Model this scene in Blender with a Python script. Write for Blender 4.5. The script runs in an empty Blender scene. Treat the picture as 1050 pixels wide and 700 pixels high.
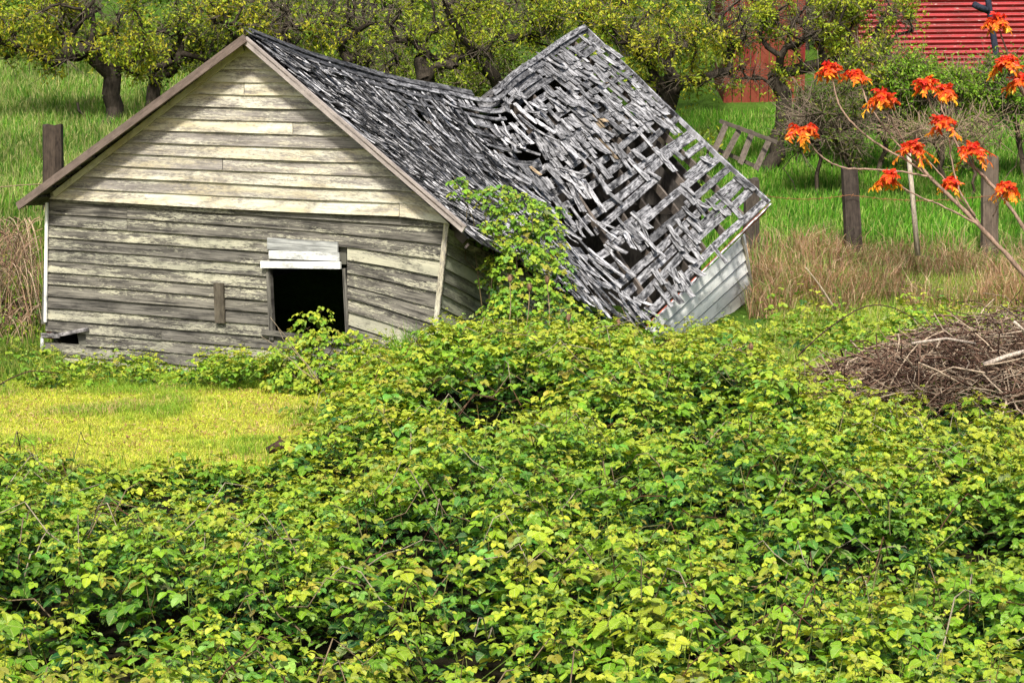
import bpy, math, random
import numpy as np
from mathutils import Vector
SC = bpy.context.scene
COL = SC.collection
rng = np.random.default_rng(7)
random.seed(7)
R = math.radians

# ------------------------------------------------------------------ camera, sky, sun, exposure
F = 1959.0                      # focal length in pixels of a 1050 px wide picture
PIT = math.atan(200.0 / F)
CAMZ = 2.9
cam_d = bpy.data.cameras.new('camera')
cam = bpy.data.objects.new('camera', cam_d); COL.objects.link(cam)
cam.location = (0, 0, CAMZ); cam.rotation_euler = (math.pi/2 - PIT, 0, 0)
cam_d.sensor_width = 36; cam_d.lens = F/1050*36; cam_d.clip_end = 2000; cam_d.clip_start = .1
SC.camera = cam
SUN_TO = Vector((-.06, -.66, .75)).normalized()
w = bpy.data.worlds.new('World'); SC.world = w; w.use_nodes = True
wn = w.node_tree; bg = wn.nodes['Background']; sky = wn.nodes.new('ShaderNodeTexSky')
sky.sky_type = 'NISHITA'; sky.sun_disc = False
sky.sun_elevation = math.asin(SUN_TO.z); sky.sun_rotation = math.atan2(SUN_TO.x, SUN_TO.y)
sky.dust_density = 4; sky.air_density = 1.0; sky.ozone_density = .6
wn.links.new(sky.outputs[0], bg.inputs[0]); bg.inputs[1].default_value = .095
sun_d = bpy.data.lights.new('sun', 'SUN'); sun_d.energy = 3.5; sun_d.angle = R(6); sun_d.color = (1, .95, .86)
sun = bpy.data.objects.new('sun', sun_d); COL.objects.link(sun)
sun.rotation_euler = SUN_TO.to_track_quat('Z', 'Y').to_euler(); sun.location = (0, 0, 60)
SC.view_settings.view_transform = 'Standard'; SC.view_settings.look = 'None'
SC.view_settings.exposure = 0.95; SC.view_settings.gamma = 1

# ------------------------------------------------------------------ measuring helpers
CA, SA = math.cos(PIT), math.sin(PIT)
def ray(px, py):
    dx = (px-525.)/F; dy = (350.-py)/F
    return np.array([dx, CA+dy*SA, -SA+dy*CA])
def at(px, py, Y):
    d = ray(px, py); return np.array([0, 0, CAMZ]) + d*(Y/d[1])
def proj(P):
    P = np.asarray(P, float); x = P[..., 0]; y = P[..., 1]; z = P[..., 2]-CAMZ
    dep = y*CA - z*SA; up = y*SA + z*CA
    return 525+F*x/dep, 350-F*up/dep
def nrm(a):
    a = np.asarray(a, float); return a/np.maximum(np.linalg.norm(a, axis=-1, keepdims=True), 1e-9)
_perm = np.random.default_rng(3).random((256, 256))
def vnoise(x, y):
    x = np.asarray(x, float); y = np.asarray(y, float)
    xi = np.floor(x).astype(int); yi = np.floor(y).astype(int); fx = x-xi; fy = y-yi
    fx = fx*fx*(3-2*fx); fy = fy*fy*(3-2*fy)
    g = lambda a, b: _perm[a & 255, b & 255]
    return (g(xi, yi)*(1-fx)+g(xi+1, yi)*fx)*(1-fy)+(g(xi, yi+1)*(1-fx)+g(xi+1, yi+1)*fx)*fy - .5
def fbm(x, y): return vnoise(x, y)+.5*vnoise(x*2.1+7, y*2.1+3)+.25*vnoise(x*4.3+1, y*4.3+9)
def sstep(a, b, x):
    t = np.clip((np.asarray(x, float)-a)/(b-a), 0, 1); return t*t*(3-2*t)

# ------------------------------------------------------------------ mesh builder
class MB:
    def __init__(s): s.V = []; s.Q = []; s.T = []; s.C = []; s.U = []; s.n = 0
    def add(s, V, quads=None, tris=None, col=(.5, .5, .5), uvw=None):
        V = np.asarray(V, float).reshape(-1, 3); k = len(V)
        c = np.asarray(col, float)
        if c.ndim == 1: c = np.tile(c, (k, 1))
        s.V.append(V); s.C.append(c); s.U.append(np.zeros((k, 3)) if uvw is None else np.asarray(uvw, float))
        if quads is not None and len(quads): s.Q.append(np.asarray(quads).reshape(-1, 4)+s.n)
        if tris is not None and len(tris): s.T.append(np.asarray(tris).reshape(-1, 3)+s.n)
        s.n += k
    def strip(s, P, S, H, col):                       # a board along P: half width S, thickness H
        P = np.asarray(P, float); n = len(P)
        S = np.broadcast_to(S, P.shape); H = np.broadcast_to(H, P.shape)
        V = np.stack([P-S, P+S, P+S+H, P-S+H], 1).reshape(-1, 3)
        L = np.concatenate([[0], np.cumsum(np.linalg.norm(np.diff(P, axis=0), axis=1))])
        hw = np.linalg.norm(S, axis=1); rid = random.random()*50
        U = np.zeros((n, 4, 3)); U[:, :, 0] = L[:, None]; U[:, :, 1] = np.stack([-hw, hw, hw+.0, -hw], 1); U[:, :, 2] = rid
        a = np.arange(n-1)*4; q = []
        for k in range(4):
            k2 = (k+1) % 4; q.append(np.stack([a+k, a+4+k, a+4+k2, a+k2], 1))
        q.append(np.array([[0, 1, 2, 3], [(n-1)*4+3, (n-1)*4+2, (n-1)*4+1, (n-1)*4]]))
        s.add(V, np.concatenate(q), None, col, U.reshape(-1, 3))
    def tube(s, P, r, col, sides=6, caps=True):
        P = np.asarray(P, float); n = len(P); r = np.broadcast_to(r, (n,))
        T = nrm(np.gradient(P, axis=0)); ref = np.array([0, 0, 1.]) if abs(T[0, 2]) < .9 else np.array([1., 0, 0])
        A = nrm(np.cross(T, ref)); B = np.cross(T, A)
        an = np.arange(sides)*2*math.pi/sides
        ring = np.cos(an)[None, :, None]*A[:, None]+np.sin(an)[None, :, None]*B[:, None]
        V = P[:, None]+ring*r[:, None, None]
        L = np.concatenate([[0], np.cumsum(np.linalg.norm(np.diff(P, axis=0), axis=1))])
        U = np.zeros((n, sides, 3)); U[:, :, 0] = L[:, None]; U[:, :, 1] = (an/6.28*.3)[None]; U[:, :, 2] = random.random()*50
        a = np.arange(n-1)[:, None]*sides; k = np.arange(sides)[None]; k2 = (k+1) % sides
        q = np.stack([a+k, a+k2, a+sides+k2, a+sides+k], -1).reshape(-1, 4)
        V = V.reshape(-1, 3); U = U.reshape(-1, 3)
        if not caps: s.add(V, q, None, col, U); return
        V = np.vstack([V, P[:1], P[-1:]]); U = np.vstack([U, U[:1], U[-1:]])
        k = np.arange(sides); k2 = (k+1) % sides
        t = np.vstack([np.stack([np.full(sides, n*sides), k2, k], 1), np.stack([np.full(sides, n*sides+1), (n-1)*sides+k, (n-1)*sides+k2], 1)])
        s.add(V, q, t, col, U)
    def box(s, c, ax, ay, az, col):                   # centre + three half-axis vectors
        c = np.asarray(c, float); ax = np.asarray(ax, float)
        s.strip(np.array([c-ax-az, c+ax-az]), np.asarray(ay, float), np.asarray(az, float)*2, col)
    def build(s, name, mat, parent=None, smooth=False):
        me = bpy.data.meshes.new(name); V = np.concatenate(s.V)
        Q = np.concatenate(s.Q) if s.Q else np.zeros((0, 4), int); T = np.concatenate(s.T) if s.T else np.zeros((0, 3), int)
        me.vertices.add(len(V))
        off = np.zeros(3)
        o = bpy.data.objects.new(name, me)
        if parent is None:
            off = np.array([V[:, 0].mean(), V[:, 1].mean(), V[:, 2].min()])
            o.location = off
        else:
            o.parent = parent; pl = np.array(parent.location)
            if parent.parent is not None: pl = pl + np.array(parent.parent.location)
            off = pl
        me.vertices.foreach_set('co', (V-off).astype(np.float32).ravel())
        li = np.concatenate([Q.ravel(), T.ravel()]).astype(np.int32)
        me.loops.add(len(li)); me.loops.foreach_set('vertex_index', li)
        me.polygons.add(len(Q)+len(T))
        me.polygons.foreach_set('loop_start', np.concatenate([np.arange(len(Q))*4, len(Q)*4+np.arange(len(T))*3]).astype(np.int32))
        me.update(calc_edges=True)
        me.polygons.foreach_set('use_smooth', np.full(len(Q)+len(T), smooth))
        C = np.concatenate(s.C); C = np.hstack([C[:, :3], np.ones((len(C), 1))])
        a = me.attributes.new('Col', 'FLOAT_COLOR', 'POINT'); a.data.foreach_set('color', C.astype(np.float32).ravel())
        a = me.attributes.new('uvw', 'FLOAT_VECTOR', 'POINT'); a.data.foreach_set('vector', np.concatenate(s.U).astype(np.float32).ravel())
        me.materials.append(mat); COL.objects.link(o)
        return o
def tag(o, label=None, cat=None, group=None, kind=None):
    for k, v in (('label', label), ('category', cat), ('group', group), ('kind', kind)):
        if v: o[k] = v
    return o
def empty(name, loc, label, cat, group=None):
    o = bpy.data.objects.new(name, None); o.location = tuple(float(v) for v in loc); COL.objects.link(o)
    o.empty_display_size = .1
    return tag(o, label, cat, group)

# ------------------------------------------------------------------ materials
class NT:
    def __init__(s, name):
        s.m = bpy.data.materials.new(name); s.m.use_nodes = True; s.t = s.m.node_tree
        s.b = s.t.nodes['Principled BSDF']; s.out = s.t.nodes['Material Output']
    def n(s, typ, **kw):
        nd = s.t.nodes.new(typ)
        for k, v in kw.items(): setattr(nd, k, v)
        return nd
    def l(s, a, b): s.t.links.new(a, b)
    def attr(s, name): return s.n('ShaderNodeAttribute', attribute_name=name)
    def noise(s, vec, scale3, sc=1, det=4, rough=.6, dist=0):
        mp = s.n('ShaderNodeMapping'); mp.inputs['Scale'].default_value = scale3; s.l(vec, mp.inputs['Vector'])
        nz = s.n('ShaderNodeTexNoise'); nz.inputs['Scale'].default_value = sc; nz.inputs['Detail'].default_value = det
        nz.inputs['Roughness'].default_value = rough; nz.inputs['Distortion'].default_value = dist
        s.l(mp.outputs[0], nz.inputs['Vector']); return nz.outputs['Fac']
    def ramp(s, fac, stops):
        r = s.n('ShaderNodeValToRGB'); el = r.color_ramp.elements
        while len(el) < len(stops): el.new(.5)
        for e, (p, c) in zip(el, stops):
            e.position = p; e.color = (*(c if isinstance(c, tuple) else (c, c, c)), 1)
        s.l(fac, r.inputs[0]); return r.outputs[0]
    def mix(s, fac, a, b, mode='MIX'):
        m = s.n('ShaderNodeMix', data_type='RGBA', blend_type=mode)
        for i, v in ((0, fac), (6, a), (7, b)):
            if isinstance(v, (int, float)): m.inputs[i].default_value = v
            elif isinstance(v, tuple): m.inputs[i].default_value = (*v, 1)
            else: s.l(v, m.inputs[i])
        return m.outputs[2]
    def math(s, op, a, b=0., clamp=False):
        m = s.n('ShaderNodeMath', operation=op, use_clamp=clamp)
        for i, v in ((0, a), (1, b)):
            if isinstance(v, (int, float)): m.inputs[i].default_value = v
            else: s.l(v, m.inputs[i])
        return m.outputs[0]
    def bump(s, h, dist=.01, st=.6):
        b = s.n('ShaderNodeBump'); b.inputs['Distance'].default_value = dist; b.inputs['Strength'].default_value = st
        s.l(h, b.inputs['Height']); s.l(b.outputs[0], s.b.inputs['Normal'])
    def fin(s, col, rough=.8, spec=.2):
        if isinstance(col, tuple): s.b.inputs['Base Color'].default_value = (*col, 1)
        else: s.l(col, s.b.inputs['Base Color'])
        s.b.inputs['Roughness'].default_value = rough; s.b.inputs['Specular IOR Level'].default_value = spec
        return s.m

def mat_leaf(name, trans=.3, rough=.5, spec=.3, vary=.35, tint=(1.5, 1.35, .6), vein=False):
    N = NT(name); c = N.attr('Col').outputs['Color']; g = N.n('ShaderNodeNewGeometry').outputs['Position']
    nz = N.noise(g, (1, 1, 1), 45, 2)
    c2 = N.mix(vary, c, N.ramp(nz, [(.3, .25), (.7, 1.)]), 'MULTIPLY')
    if vein:
        u = N.attr('uvw').outputs['Vector']; sx = N.n('ShaderNodeSeparateXYZ'); N.l(u, sx.inputs[0])
        ay = N.math('ABSOLUTE', sx.outputs[1]); ph = N.math('SUBTRACT', sx.outputs[0], N.math('MULTIPLY', ay, .9))
        wv = N.math('SINE', N.math('MULTIPLY', ph, 44.)); wv = N.math('ADD', N.math('MULTIPLY', wv, .5), .5)
        c2 = N.mix(1., c2, N.ramp(wv, [(0., .74), (1., 1.14)]), 'MULTIPLY')
        c2 = N.mix(N.ramp(ay, [(0., .45), (.05, 0.)]), c2, (.42, .45, .16)); N.bump(wv, .004, .5)
    N.fin(c2, rough, spec)
    tr = N.n('ShaderNodeBsdfTranslucent'); N.l(N.mix(1., c2, tint, 'MULTIPLY'), tr.inputs[0])
    ms = N.n('ShaderNodeMixShader'); ms.inputs[0].default_value = trans
    N.l(N.b.outputs[0], ms.inputs[1]); N.l(tr.outputs[0], ms.inputs[2]); N.l(ms.outputs[0], N.out.inputs[0])
    return N.m
def mat_paint(name, paint, paint2, wood_d, wood_l, edge=.035):
    # peeling paint over grey wood; Col.r = how much paint is left on that board
    N = NT(name); u = N.attr('uvw').outputs['Vector']; c = N.attr('Col').outputs['Color']
    sep = N.n('ShaderNodeSeparateColor'); N.l(c, sep.inputs[0])
    big = N.noise(u, (1.1, 9, 3.1), 1, 5, .62, .3); fine = N.noise(u, (16, 70, 5), 1, 6, .8)
    m = N.math('ADD', N.math('MULTIPLY', big, .5), N.math('MULTIPLY', fine, .5))
    m = N.math('ADD', m, N.math('SUBTRACT', sep.outputs[0], .5))
    mask = N.ramp(m, [(.5-edge, 0.), (.5+edge, 1.)])
    grain = N.noise(u, (1.6, 130, 7), 1, 4, .7); gr2 = N.noise(u, (2.2, 22, 4), 1, 4)
    wood = N.mix(N.ramp(N.math('ADD', N.math('MULTIPLY', grain, .5), N.math('MULTIPLY', gr2, .5)), [(.41, 0.), (.60, 1.)]), wood_d, wood_l)
    st = N.noise(u, (1.4, 7, 9), 1, 4)
    pc = N.mix(N.ramp(st, [(.38, 0.), (.62, 1.)]), paint, paint2)
    pc = N.mix(N.ramp(N.noise(u, (5, 90, 3), 1, 4, .75), [(.52, 0.), (.7, .7)]), pc, wood_l)
    colr = N.mix(mask, wood, pc)
    dirt = N.noise(u, (3.5, 5, 2), 1, 5, .7)
    colr = N.mix(N.ramp(dirt, [(.52, 0.), (.70, .75)]), colr, wood_d)
    colr = N.mix(1., colr, N.mix(N.ramp(sep.outputs[1], [(0., 0.), (1., 1.)]), (.55, .55, .56), (1.1, 1.08, 1.0)), 'MULTIPLY')
    N.bump(N.math('ADD', N.math('MULTIPLY', mask, .5), grain), .004, .7)
    return N.fin(colr, .8, .2)
def mat_grey_wood(name, d=(.045, .045, .052), l=(.5, .5, .54), lo=.36, hi=.64, spots=True):
    N = NT(name); u = N.attr('uvw').outputs['Vector']; c = N.attr('Col').outputs['Color']
    grain = N.noise(u, (3, 120, 5), 1, 5, .7); blot = N.noise(u, (7, 16, 3), 1, 4, .65, .4)
    f = N.math('ADD', N.math('MULTIPLY', grain, .5), N.math('MULTIPLY', blot, .5))
    col = N.mix(N.ramp(f, [(lo, 0.), (hi, 1.)]), d, l)
    if spots:
        sp = N.noise(u, (16, 30, 8), 1, 2)
        col = N.mix(N.ramp(sp, [(.6, 0.), (.68, .8)]), col, d)
    col = N.mix(1., col, c, 'MULTIPLY')
    N.bump(grain, .006, .8)
    return N.fin(col, .75, .25)
def mat_bark(name, mult=1.):
    N = NT(name); u = N.attr('uvw').outputs['Vector']; c = N.attr('Col').outputs['Color']
    g = N.n('ShaderNodeNewGeometry').outputs['Position']
    f = N.noise(g, (26, 26, 6), 1, 5, .7)
    col = N.mix(1., c, N.ramp(f, [(.3, .35*mult), (.7, 1.3*mult)]), 'MULTIPLY')
    N.bump(f, .03, .8)
    return N.fin(col, .9, .1)
M_leaf = mat_leaf('bramble_leaf', .24, .42, .4, .35, vein=True)
M_treeleaf = mat_leaf('tree_leaf', .35, .6, .2, .3)
M_grass = mat_leaf('grass_blade', .3, .6, .15, .2)
M_red = mat_leaf('red_leaf', .3, .45, .3, .25, (1.4, 1., .6))
M_gable = mat_paint('gable_paint', (.60, .59, .50), (.47, .42, .30), (.12, .11, .105), (.33, .31, .30), .05)
M_wall = mat_paint('wall_paint', (.44, .43, .34), (.31, .31, .25), (.024, .023, .022), (.21, .20, .18), .022)
M_white = mat_paint('white_paint', (.82, .83, .84), (.66, .69, .72), (.16, .17, .18), (.5, .52, .54), .06)
M_side = mat_paint('side_paint', (.38, .39, .30), (.27, .29, .22), (.06, .06, .052), (.19, .19, .16), .05)
M_wood = mat_grey_wood('grey_wood', (.016, .016, .018), (.44, .44, .455), .44, .64)
M_shingle = mat_grey_wood('shingle_wood', (.011, .011, .012), (.44, .44, .45), .44, .59, False)
M_brownwood = mat_grey_wood('brown_wood', (.045, .036, .028), (.25, .215, .175), .35, .65, False)
M_dark = mat_grey_wood('interior_shade_wood', (.012, .010, .009), (.07, .062, .055), .35, .65, False)  # wood colour darkened so the shed interior reads as deep shade
M_bark = mat_bark('bark')
M_stem = mat_bark('stem', 1.)

# ------------------------------------------------------------------ ground
def G(X, Y):
    X = np.asarray(X, float); Y = np.asarray(Y, float)
    z = np.where(Y < 17, np.maximum((Y-17)*.06, -.6), 0)
    z = np.where(Y < 7, -.6+(7-Y)*.26, z)
    z = np.maximum(z, -.6); z = np.minimum(z, 3) if False else z
    lf = sstep(.06, -.22, X/np.maximum(Y, 5))
    r = .95*sstep(28.5, 35.5, Y)+np.clip(Y-34, 0, None)*.145+np.clip(Y-50, 0, 60)*.07
    l = 2.0*sstep(25, 34, Y)+np.clip(Y-34, 0, None)*.19+np.clip(Y-50, 0, 60)*.03
    hill = r*(1-lf)+l*lf
    hill = np.minimum(hill, 14+hill*.12)
    z = z+np.where(Y > 23, hill, 0)
    return z+.05*fbm(X*.7, Y*.7)*sstep(6, 9, Y)
def axis_pts(a, b, c, d, n1, n2, n3): return np.concatenate([np.linspace(a, b, n1, endpoint=False), np.linspace(b, c, n2, endpoint=False), np.linspace(c, d, n3)])
gx = axis_pts(-420, -24, 24, 420, 14, 160, 15); gy = axis_pts(-60, 5, 62, 620, 12, 200, 24)
XX, YY = np.meshgrid(gx, gy); ZZ = G(XX, np.clip(YY, 0, None)); nx = len(gx)
ii = np.arange(len(gy)-1)[:, None]*nx+np.arange(nx-1)[None]
gq = np.stack([ii, ii+1, ii+nx+1, ii+nx], -1).reshape(-1, 4)
def lawn_mask(X, Y): return sstep(16.6, 17.4, Y+.5*fbm(X*.9, Y*.9))*sstep(24.5, 23, Y)*sstep(-1.6, -2.3, X+.5*fbm(X+4, Y))
lm = lawn_mask(XX, YY)[..., None]; md = sstep(24, 30, YY)[..., None]
shaded_soil = np.array([.013, .011, .006]); lawnc = np.array([.30, .30, .06]); mead = np.array([.055, .11, .014])  # ground under brambles coloured near black to paint shade into the gaps
gc = (shaded_soil*(1-lm)+lawnc*lm)*(1-md)+mead*md
mb = MB(); mb.add(np.stack([XX, YY, ZZ], -1).reshape(-1, 3), gq, None, gc.reshape(-1, 3))
N = NT('ground'); c = N.attr('Col').outputs['Color']; gp = N.n('ShaderNodeNewGeometry').outputs['Position']
f = N.noise(gp, (1, 1, 1), 1.3, 8, .7); f2 = N.noise(gp, (1, 1, 1), 20, 4, .7)
cc = N.mix(1., c, N.ramp(f, [(.3, .6), (.7, 1.35)]), 'MULTIPLY'); cc = N.mix(1., cc, N.ramp(f2, [(.3, .5), (.7, 1.4)]), 'MULTIPLY')
N.bump(f2, .03, .8); N.fin(cc, .95, .05)
g = mb.build('ground', N.m, None, True); tag(g, kind='structure')

# ------------------------------------------------------------------ leaf helpers
LT = np.array([[0, 0, 0], [.26, -.44, .07], [.30, 0, -.02], [.26, .44, .07], [.70, -.37, .03], [.66, 0, -.05], [.70, .37, .03], [1, 0, -.16]])
LQ = np.array([[1, 4, 5, 2], [2, 5, 6, 3]]); LTR = np.array([[0, 1, 2], [0, 2, 3], [4, 7, 5], [5, 7, 6]])
JT = np.array([[0, 0, 0], [.12, -.29, .05], [.30, -.46, .08], [.42, -.44, .06], [.58, -.44, .04], [.72, -.34, .01], [.88, -.18, -.06], [1, 0, -.15],
               [.88, .18, -.06], [.72, .34, .01], [.58, .44, .04], [.42, .44, .06], [.30, .46, .08], [.12, .29, .05], [.25, 0, -.01], [.5, 0, -.035], [.75, 0, -.08]])
JTR = np.array([[0, 1, 14], [1, 2, 14], [2, 3, 15], [2, 15, 14], [3, 4, 15], [4, 5, 16], [4, 16, 15], [5, 6, 16], [6, 7, 16], [7, 8, 16], [8, 9, 16], [9, 10, 16], [10, 15, 16], [10, 11, 15], [11, 12, 15], [12, 14, 15], [12, 13, 14], [13, 0, 14]])
ST = np.array([[0, 0, 0], [.5, -.36, .1], [1, 0, -.1], [.5, .36, .1]]); STR = np.array([[0, 1, 2], [0, 2, 3]])
def leaves(mb, O, D, Nn, L, W, C, simple=False):
    O = np.asarray(O); k = len(O)
    if k == 0: return
    D = nrm(D); S = nrm(np.cross(Nn, D)); U = np.cross(D, S)
    L = np.broadcast_to(L, (k,)); W = np.broadcast_to(W, (k,)); C = np.broadcast_to(C, (k, 3))
    T = ST if simple is True else (JT if simple == 2 else LT)
    V = O[:, None]+D[:, None]*(T[None, :, 0]*L[:, None])[..., None]+S[:, None]*(T[None, :, 1]*W[:, None])[..., None]+U[:, None]*(T[None, :, 2]*L[:, None])[..., None]
    m = len(T); base = (np.arange(k)*m)[:, None, None]
    tr = ((STR if simple is True else (JTR if simple == 2 else LTR))[None]+base).reshape(-1, 3)
    q = None if simple else (LQ[None]+base).reshape(-1, 4)
    uv = np.tile(T, (k, 1)); uv[:, 2] = np.repeat(rng.random(k), m); mb.add(V.reshape(-1, 3), q, tr, np.repeat(C, m, 0), uv)
def rot_about(v, ax, ang):
    ax = nrm(ax); c = np.cos(ang)[..., None]; s_ = np.sin(ang)[..., None]
    return v*c+np.cross(ax, v)*s_+ax*(np.sum(ax*v, -1, keepdims=True))*(1-c)
def randdir(k):
    return nrm(rng.normal(size=(k, 3)))
YOUNG = np.array([.46, .52, .035]); MID = np.array([.18, .38, .015]); OLD_SHADED = np.array([.022, .10, .008]); BRONZE = np.array([.42, .25, .05])  # oldest green darkened further, painting in shade deep in the thicket
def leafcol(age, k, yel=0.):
    # age 0 = tip of the shoot, 1 = old lower leaf, darkened for deep shade
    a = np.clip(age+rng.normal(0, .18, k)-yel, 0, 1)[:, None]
    c = np.where(a < .5, YOUNG*(1-a*2)+MID*(a*2), MID*(2-a*2)+OLD_SHADED*(a*2-1))
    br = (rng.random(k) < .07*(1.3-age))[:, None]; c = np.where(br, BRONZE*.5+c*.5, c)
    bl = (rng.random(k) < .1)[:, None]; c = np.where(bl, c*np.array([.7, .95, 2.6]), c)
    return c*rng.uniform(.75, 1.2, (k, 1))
def compound(mb, P, D, Nn, size, age, yel=0., simple=False, nl=3):
    # P petiole end, D outward direction, Nn leaf normal
    k = len(P); L = size*rng.uniform(.8, 1.2, k); col = leafcol(age, k, yel)
    for j in range(nl):
        if j == 0: d = D; o = P+D*(L*.34)[:, None]; l = L*1.02
        else:
            sg = 1 if j % 2 else -1; an = sg*(rng.uniform(1.05, 1.45, k) if j < 3 else rng.uniform(1.9, 2.3, k))
            d = rot_about(D, Nn, an); o = P-(D*(.1*L)[:, None] if j >= 3 else 0); l = L*(.86 if j < 3 else .65)
        n2 = nrm(Nn+randdir(k)*.28); d = nrm(d+np.array([0, 0, -.12])+randdir(k)*.2)
        leaves(mb, o, d, n2, l, l*rng.uniform(.74, .98, k), col*rng.uniform(.88, 1.12, (k, 1)), simple)

def shoots(mb, sm, X, Y, top, length, size, nleaf, yel=0., simple=False, lean=.25, stem_every=1, nl=3):
    k = len(X); top = np.asarray(top)
    ln = rng.normal(0, lean, (k, 2))*1.3; length = np.broadcast_to(length, (k,)); size = np.broadcast_to(size, (k,))
    T = np.stack([X, Y, top], -1); B = T-np.stack([ln[:, 0]*length, ln[:, 1]*length, length], -1)
    az0 = rng.uniform(0, 6.28, k)
    for i in range(nleaf):
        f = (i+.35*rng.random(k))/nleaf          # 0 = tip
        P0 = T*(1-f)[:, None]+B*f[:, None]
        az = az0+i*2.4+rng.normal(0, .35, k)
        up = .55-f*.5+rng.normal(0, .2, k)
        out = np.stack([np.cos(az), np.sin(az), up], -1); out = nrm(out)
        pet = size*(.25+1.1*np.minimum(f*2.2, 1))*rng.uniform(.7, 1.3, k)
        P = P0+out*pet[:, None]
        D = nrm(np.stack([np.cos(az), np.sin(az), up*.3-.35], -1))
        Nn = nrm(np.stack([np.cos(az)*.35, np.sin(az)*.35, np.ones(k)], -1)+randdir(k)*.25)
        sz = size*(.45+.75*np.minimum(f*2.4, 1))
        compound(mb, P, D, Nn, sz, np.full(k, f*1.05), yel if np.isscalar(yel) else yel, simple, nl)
    for j in range(0, k, stem_every):
        m = (T[j]+B[j])/2+np.array([ln[j, 0]*.1, ln[j, 1]*.1, 0])
        sm.tube([B[j], m, T[j]], [.005, .004, .002], random.choice([(.12, .18, .03), (.10, .08, .03), (.08, .13, .02), (.14, .18, .04)]), 3)

# ------------------------------------------------------------------ bramble thicket
GAPS = [(512, 442, 17.0, .55, .5), (520, 455, 16.6, .5, .4), (135, 492, 15.4, .5, .5), (250, 500, 15.3, .8, .5), (300, 515, 15.0, .5, .45), (735, 455, 16.6, .5, .4), (715, 480, 16, .35, .35),
        (75, 650, 10.4, .45, .5), (140, 640, 10.5, .4, .45), (905, 590, 12, .45, .45), (1010, 545, 13, .3, .35), (395, 570, 12.4, .4, .3), (340, 640, 10.6, .4, .4), (640, 480, 15.7, .4, .3),
        (560, 690, 9.5, .3, .4), (440, 690, 9.5, .35, .35), (800, 520, 14, .3, .3), (30, 600, 11.5, .35, .35), (655, 560, 12.6, .3, .3)]
gaps = [(at(a, b, c)[0], c, r_, d) for a, b, c, r_, d in GAPS]
RX = np.array([-2.4, -1.9, -1.31, -.7, -.26, .8, 1.83, 2.5, 2.95, 3.4, 3.9, 5.5, 9]); RZ = np.array([.1, .38, .62, .92, 1.03, 1.02, .80, .74, .56, .42, .34, .38, .45])
def canopy(X, Y):
    ridge = np.interp(X, RX, RZ)
    near = .40+.04*np.sin(X)
    f = sstep(9, 20, Y)
    z = near*(1-f)+ridge*f
    # left part in front of the lawn stays low
    lf = sstep(-1.2, -2.4, X-.25*fbm(X, Y*.8)); zl = .40+.0*Y-.16*sstep(15.3, 17, Y)
    z = z*(1-lf)+zl*lf
    z = np.where(Y > 21, z-(Y-21)*.13, z)
    far = G(X, Y)+.32
    z = np.where((Y > 22.5), np.maximum(z*0+far, z), z)
    z = z+.17*fbm(X*1.1, Y*.9)+.19*fbm(X*2.4+9, Y*1.9)
    for gx_, gy_, r_, d in gaps: z = z-1.15*d*np.exp(-((X-gx_)**2+((Y-gy_)*.75)**2)/(r_*1.15)**2)
    return z
lv = MB(); sm = MB()
n = 15500
Yr = np.sqrt(rng.uniform(7.6**2, 24.2**2, n)); Xr = rng.uniform(-.335, .36, n)*Yr
dens = np.ones(n)
isl = lawn_mask(Xr, Yr) > .35
keep = ~isl
pxr = 525+F*Xr/Yr; keep &= ~((pxr > 786) & (pxr < 880) & (Yr > 20.4))
# shed footprint and its front margin
e_t = np.array([.5, .866025, 0]); e_s = np.array([.866025, -.5, 0]); PK = at(252, 35, 24.)
rel_t = (Xr-PK[0])*e_t[0]+(Yr-PK[1])*e_t[1]; rel_s = (Xr-PK[0])*e_s[0]+(Yr-PK[1])*e_s[1]
inshed = (rel_t > -.25) & (rel_t < 9.8) & (rel_s > -3.2) & (rel_s < 3.0)
keep &= ~inshed & ~((Xr < -2.2) & (Yr > 22.2))
# brush pile area
PC = at(985, 385, 20.6)
keep &= ~((((Xr-PC[0])/1.75)**2+((Yr-PC[1])/1.5)**2 < 1) & (Yr > 19.2))
clump = fbm(Xr*2.6+40, Yr*2.0+11)+.5*fbm(Xr*1.2, Yr*1.0+30); keep &= rng.random(n) < np.clip(.62+1.5*clump, .05, 1)
Xr, Yr, clump = Xr[keep], Yr[keep], clump[keep]; top = .16*np.clip(clump, -.6, .6)+canopy(Xr, Yr)+rng.normal(0, .05, len(Xr))
low = rng.random(len(Xr)) < .25; top = top-low*rng.uniform(.05, .3, len(Xr))
top = np.maximum(top, G(Xr, Yr)+.1)
for lo, hi, nlf, se in ((0, 13, 8, 2), (13, 17.5, 7, 4), (17.5, 30, 7, 5)):
    m = (Yr >= lo) & (Yr < hi)
    yel = .38*fbm(Xr[m]*.5+3, Yr[m]*.45)+.01+.20*sstep(12, 19, Yr[m])
    sz = rng.uniform(.034, .070, m.sum())*(1+.18*sstep(12, 20, Yr[m]))*np.where(rng.random(m.sum()) < .12, 1.35, 1)
    shoots(lv, sm, Xr[m], Yr[m], top[m], rng.uniform(.25, .5, m.sum()), sz, nlf, yel, 2 if hi < 14 else False, .3, se)
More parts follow.
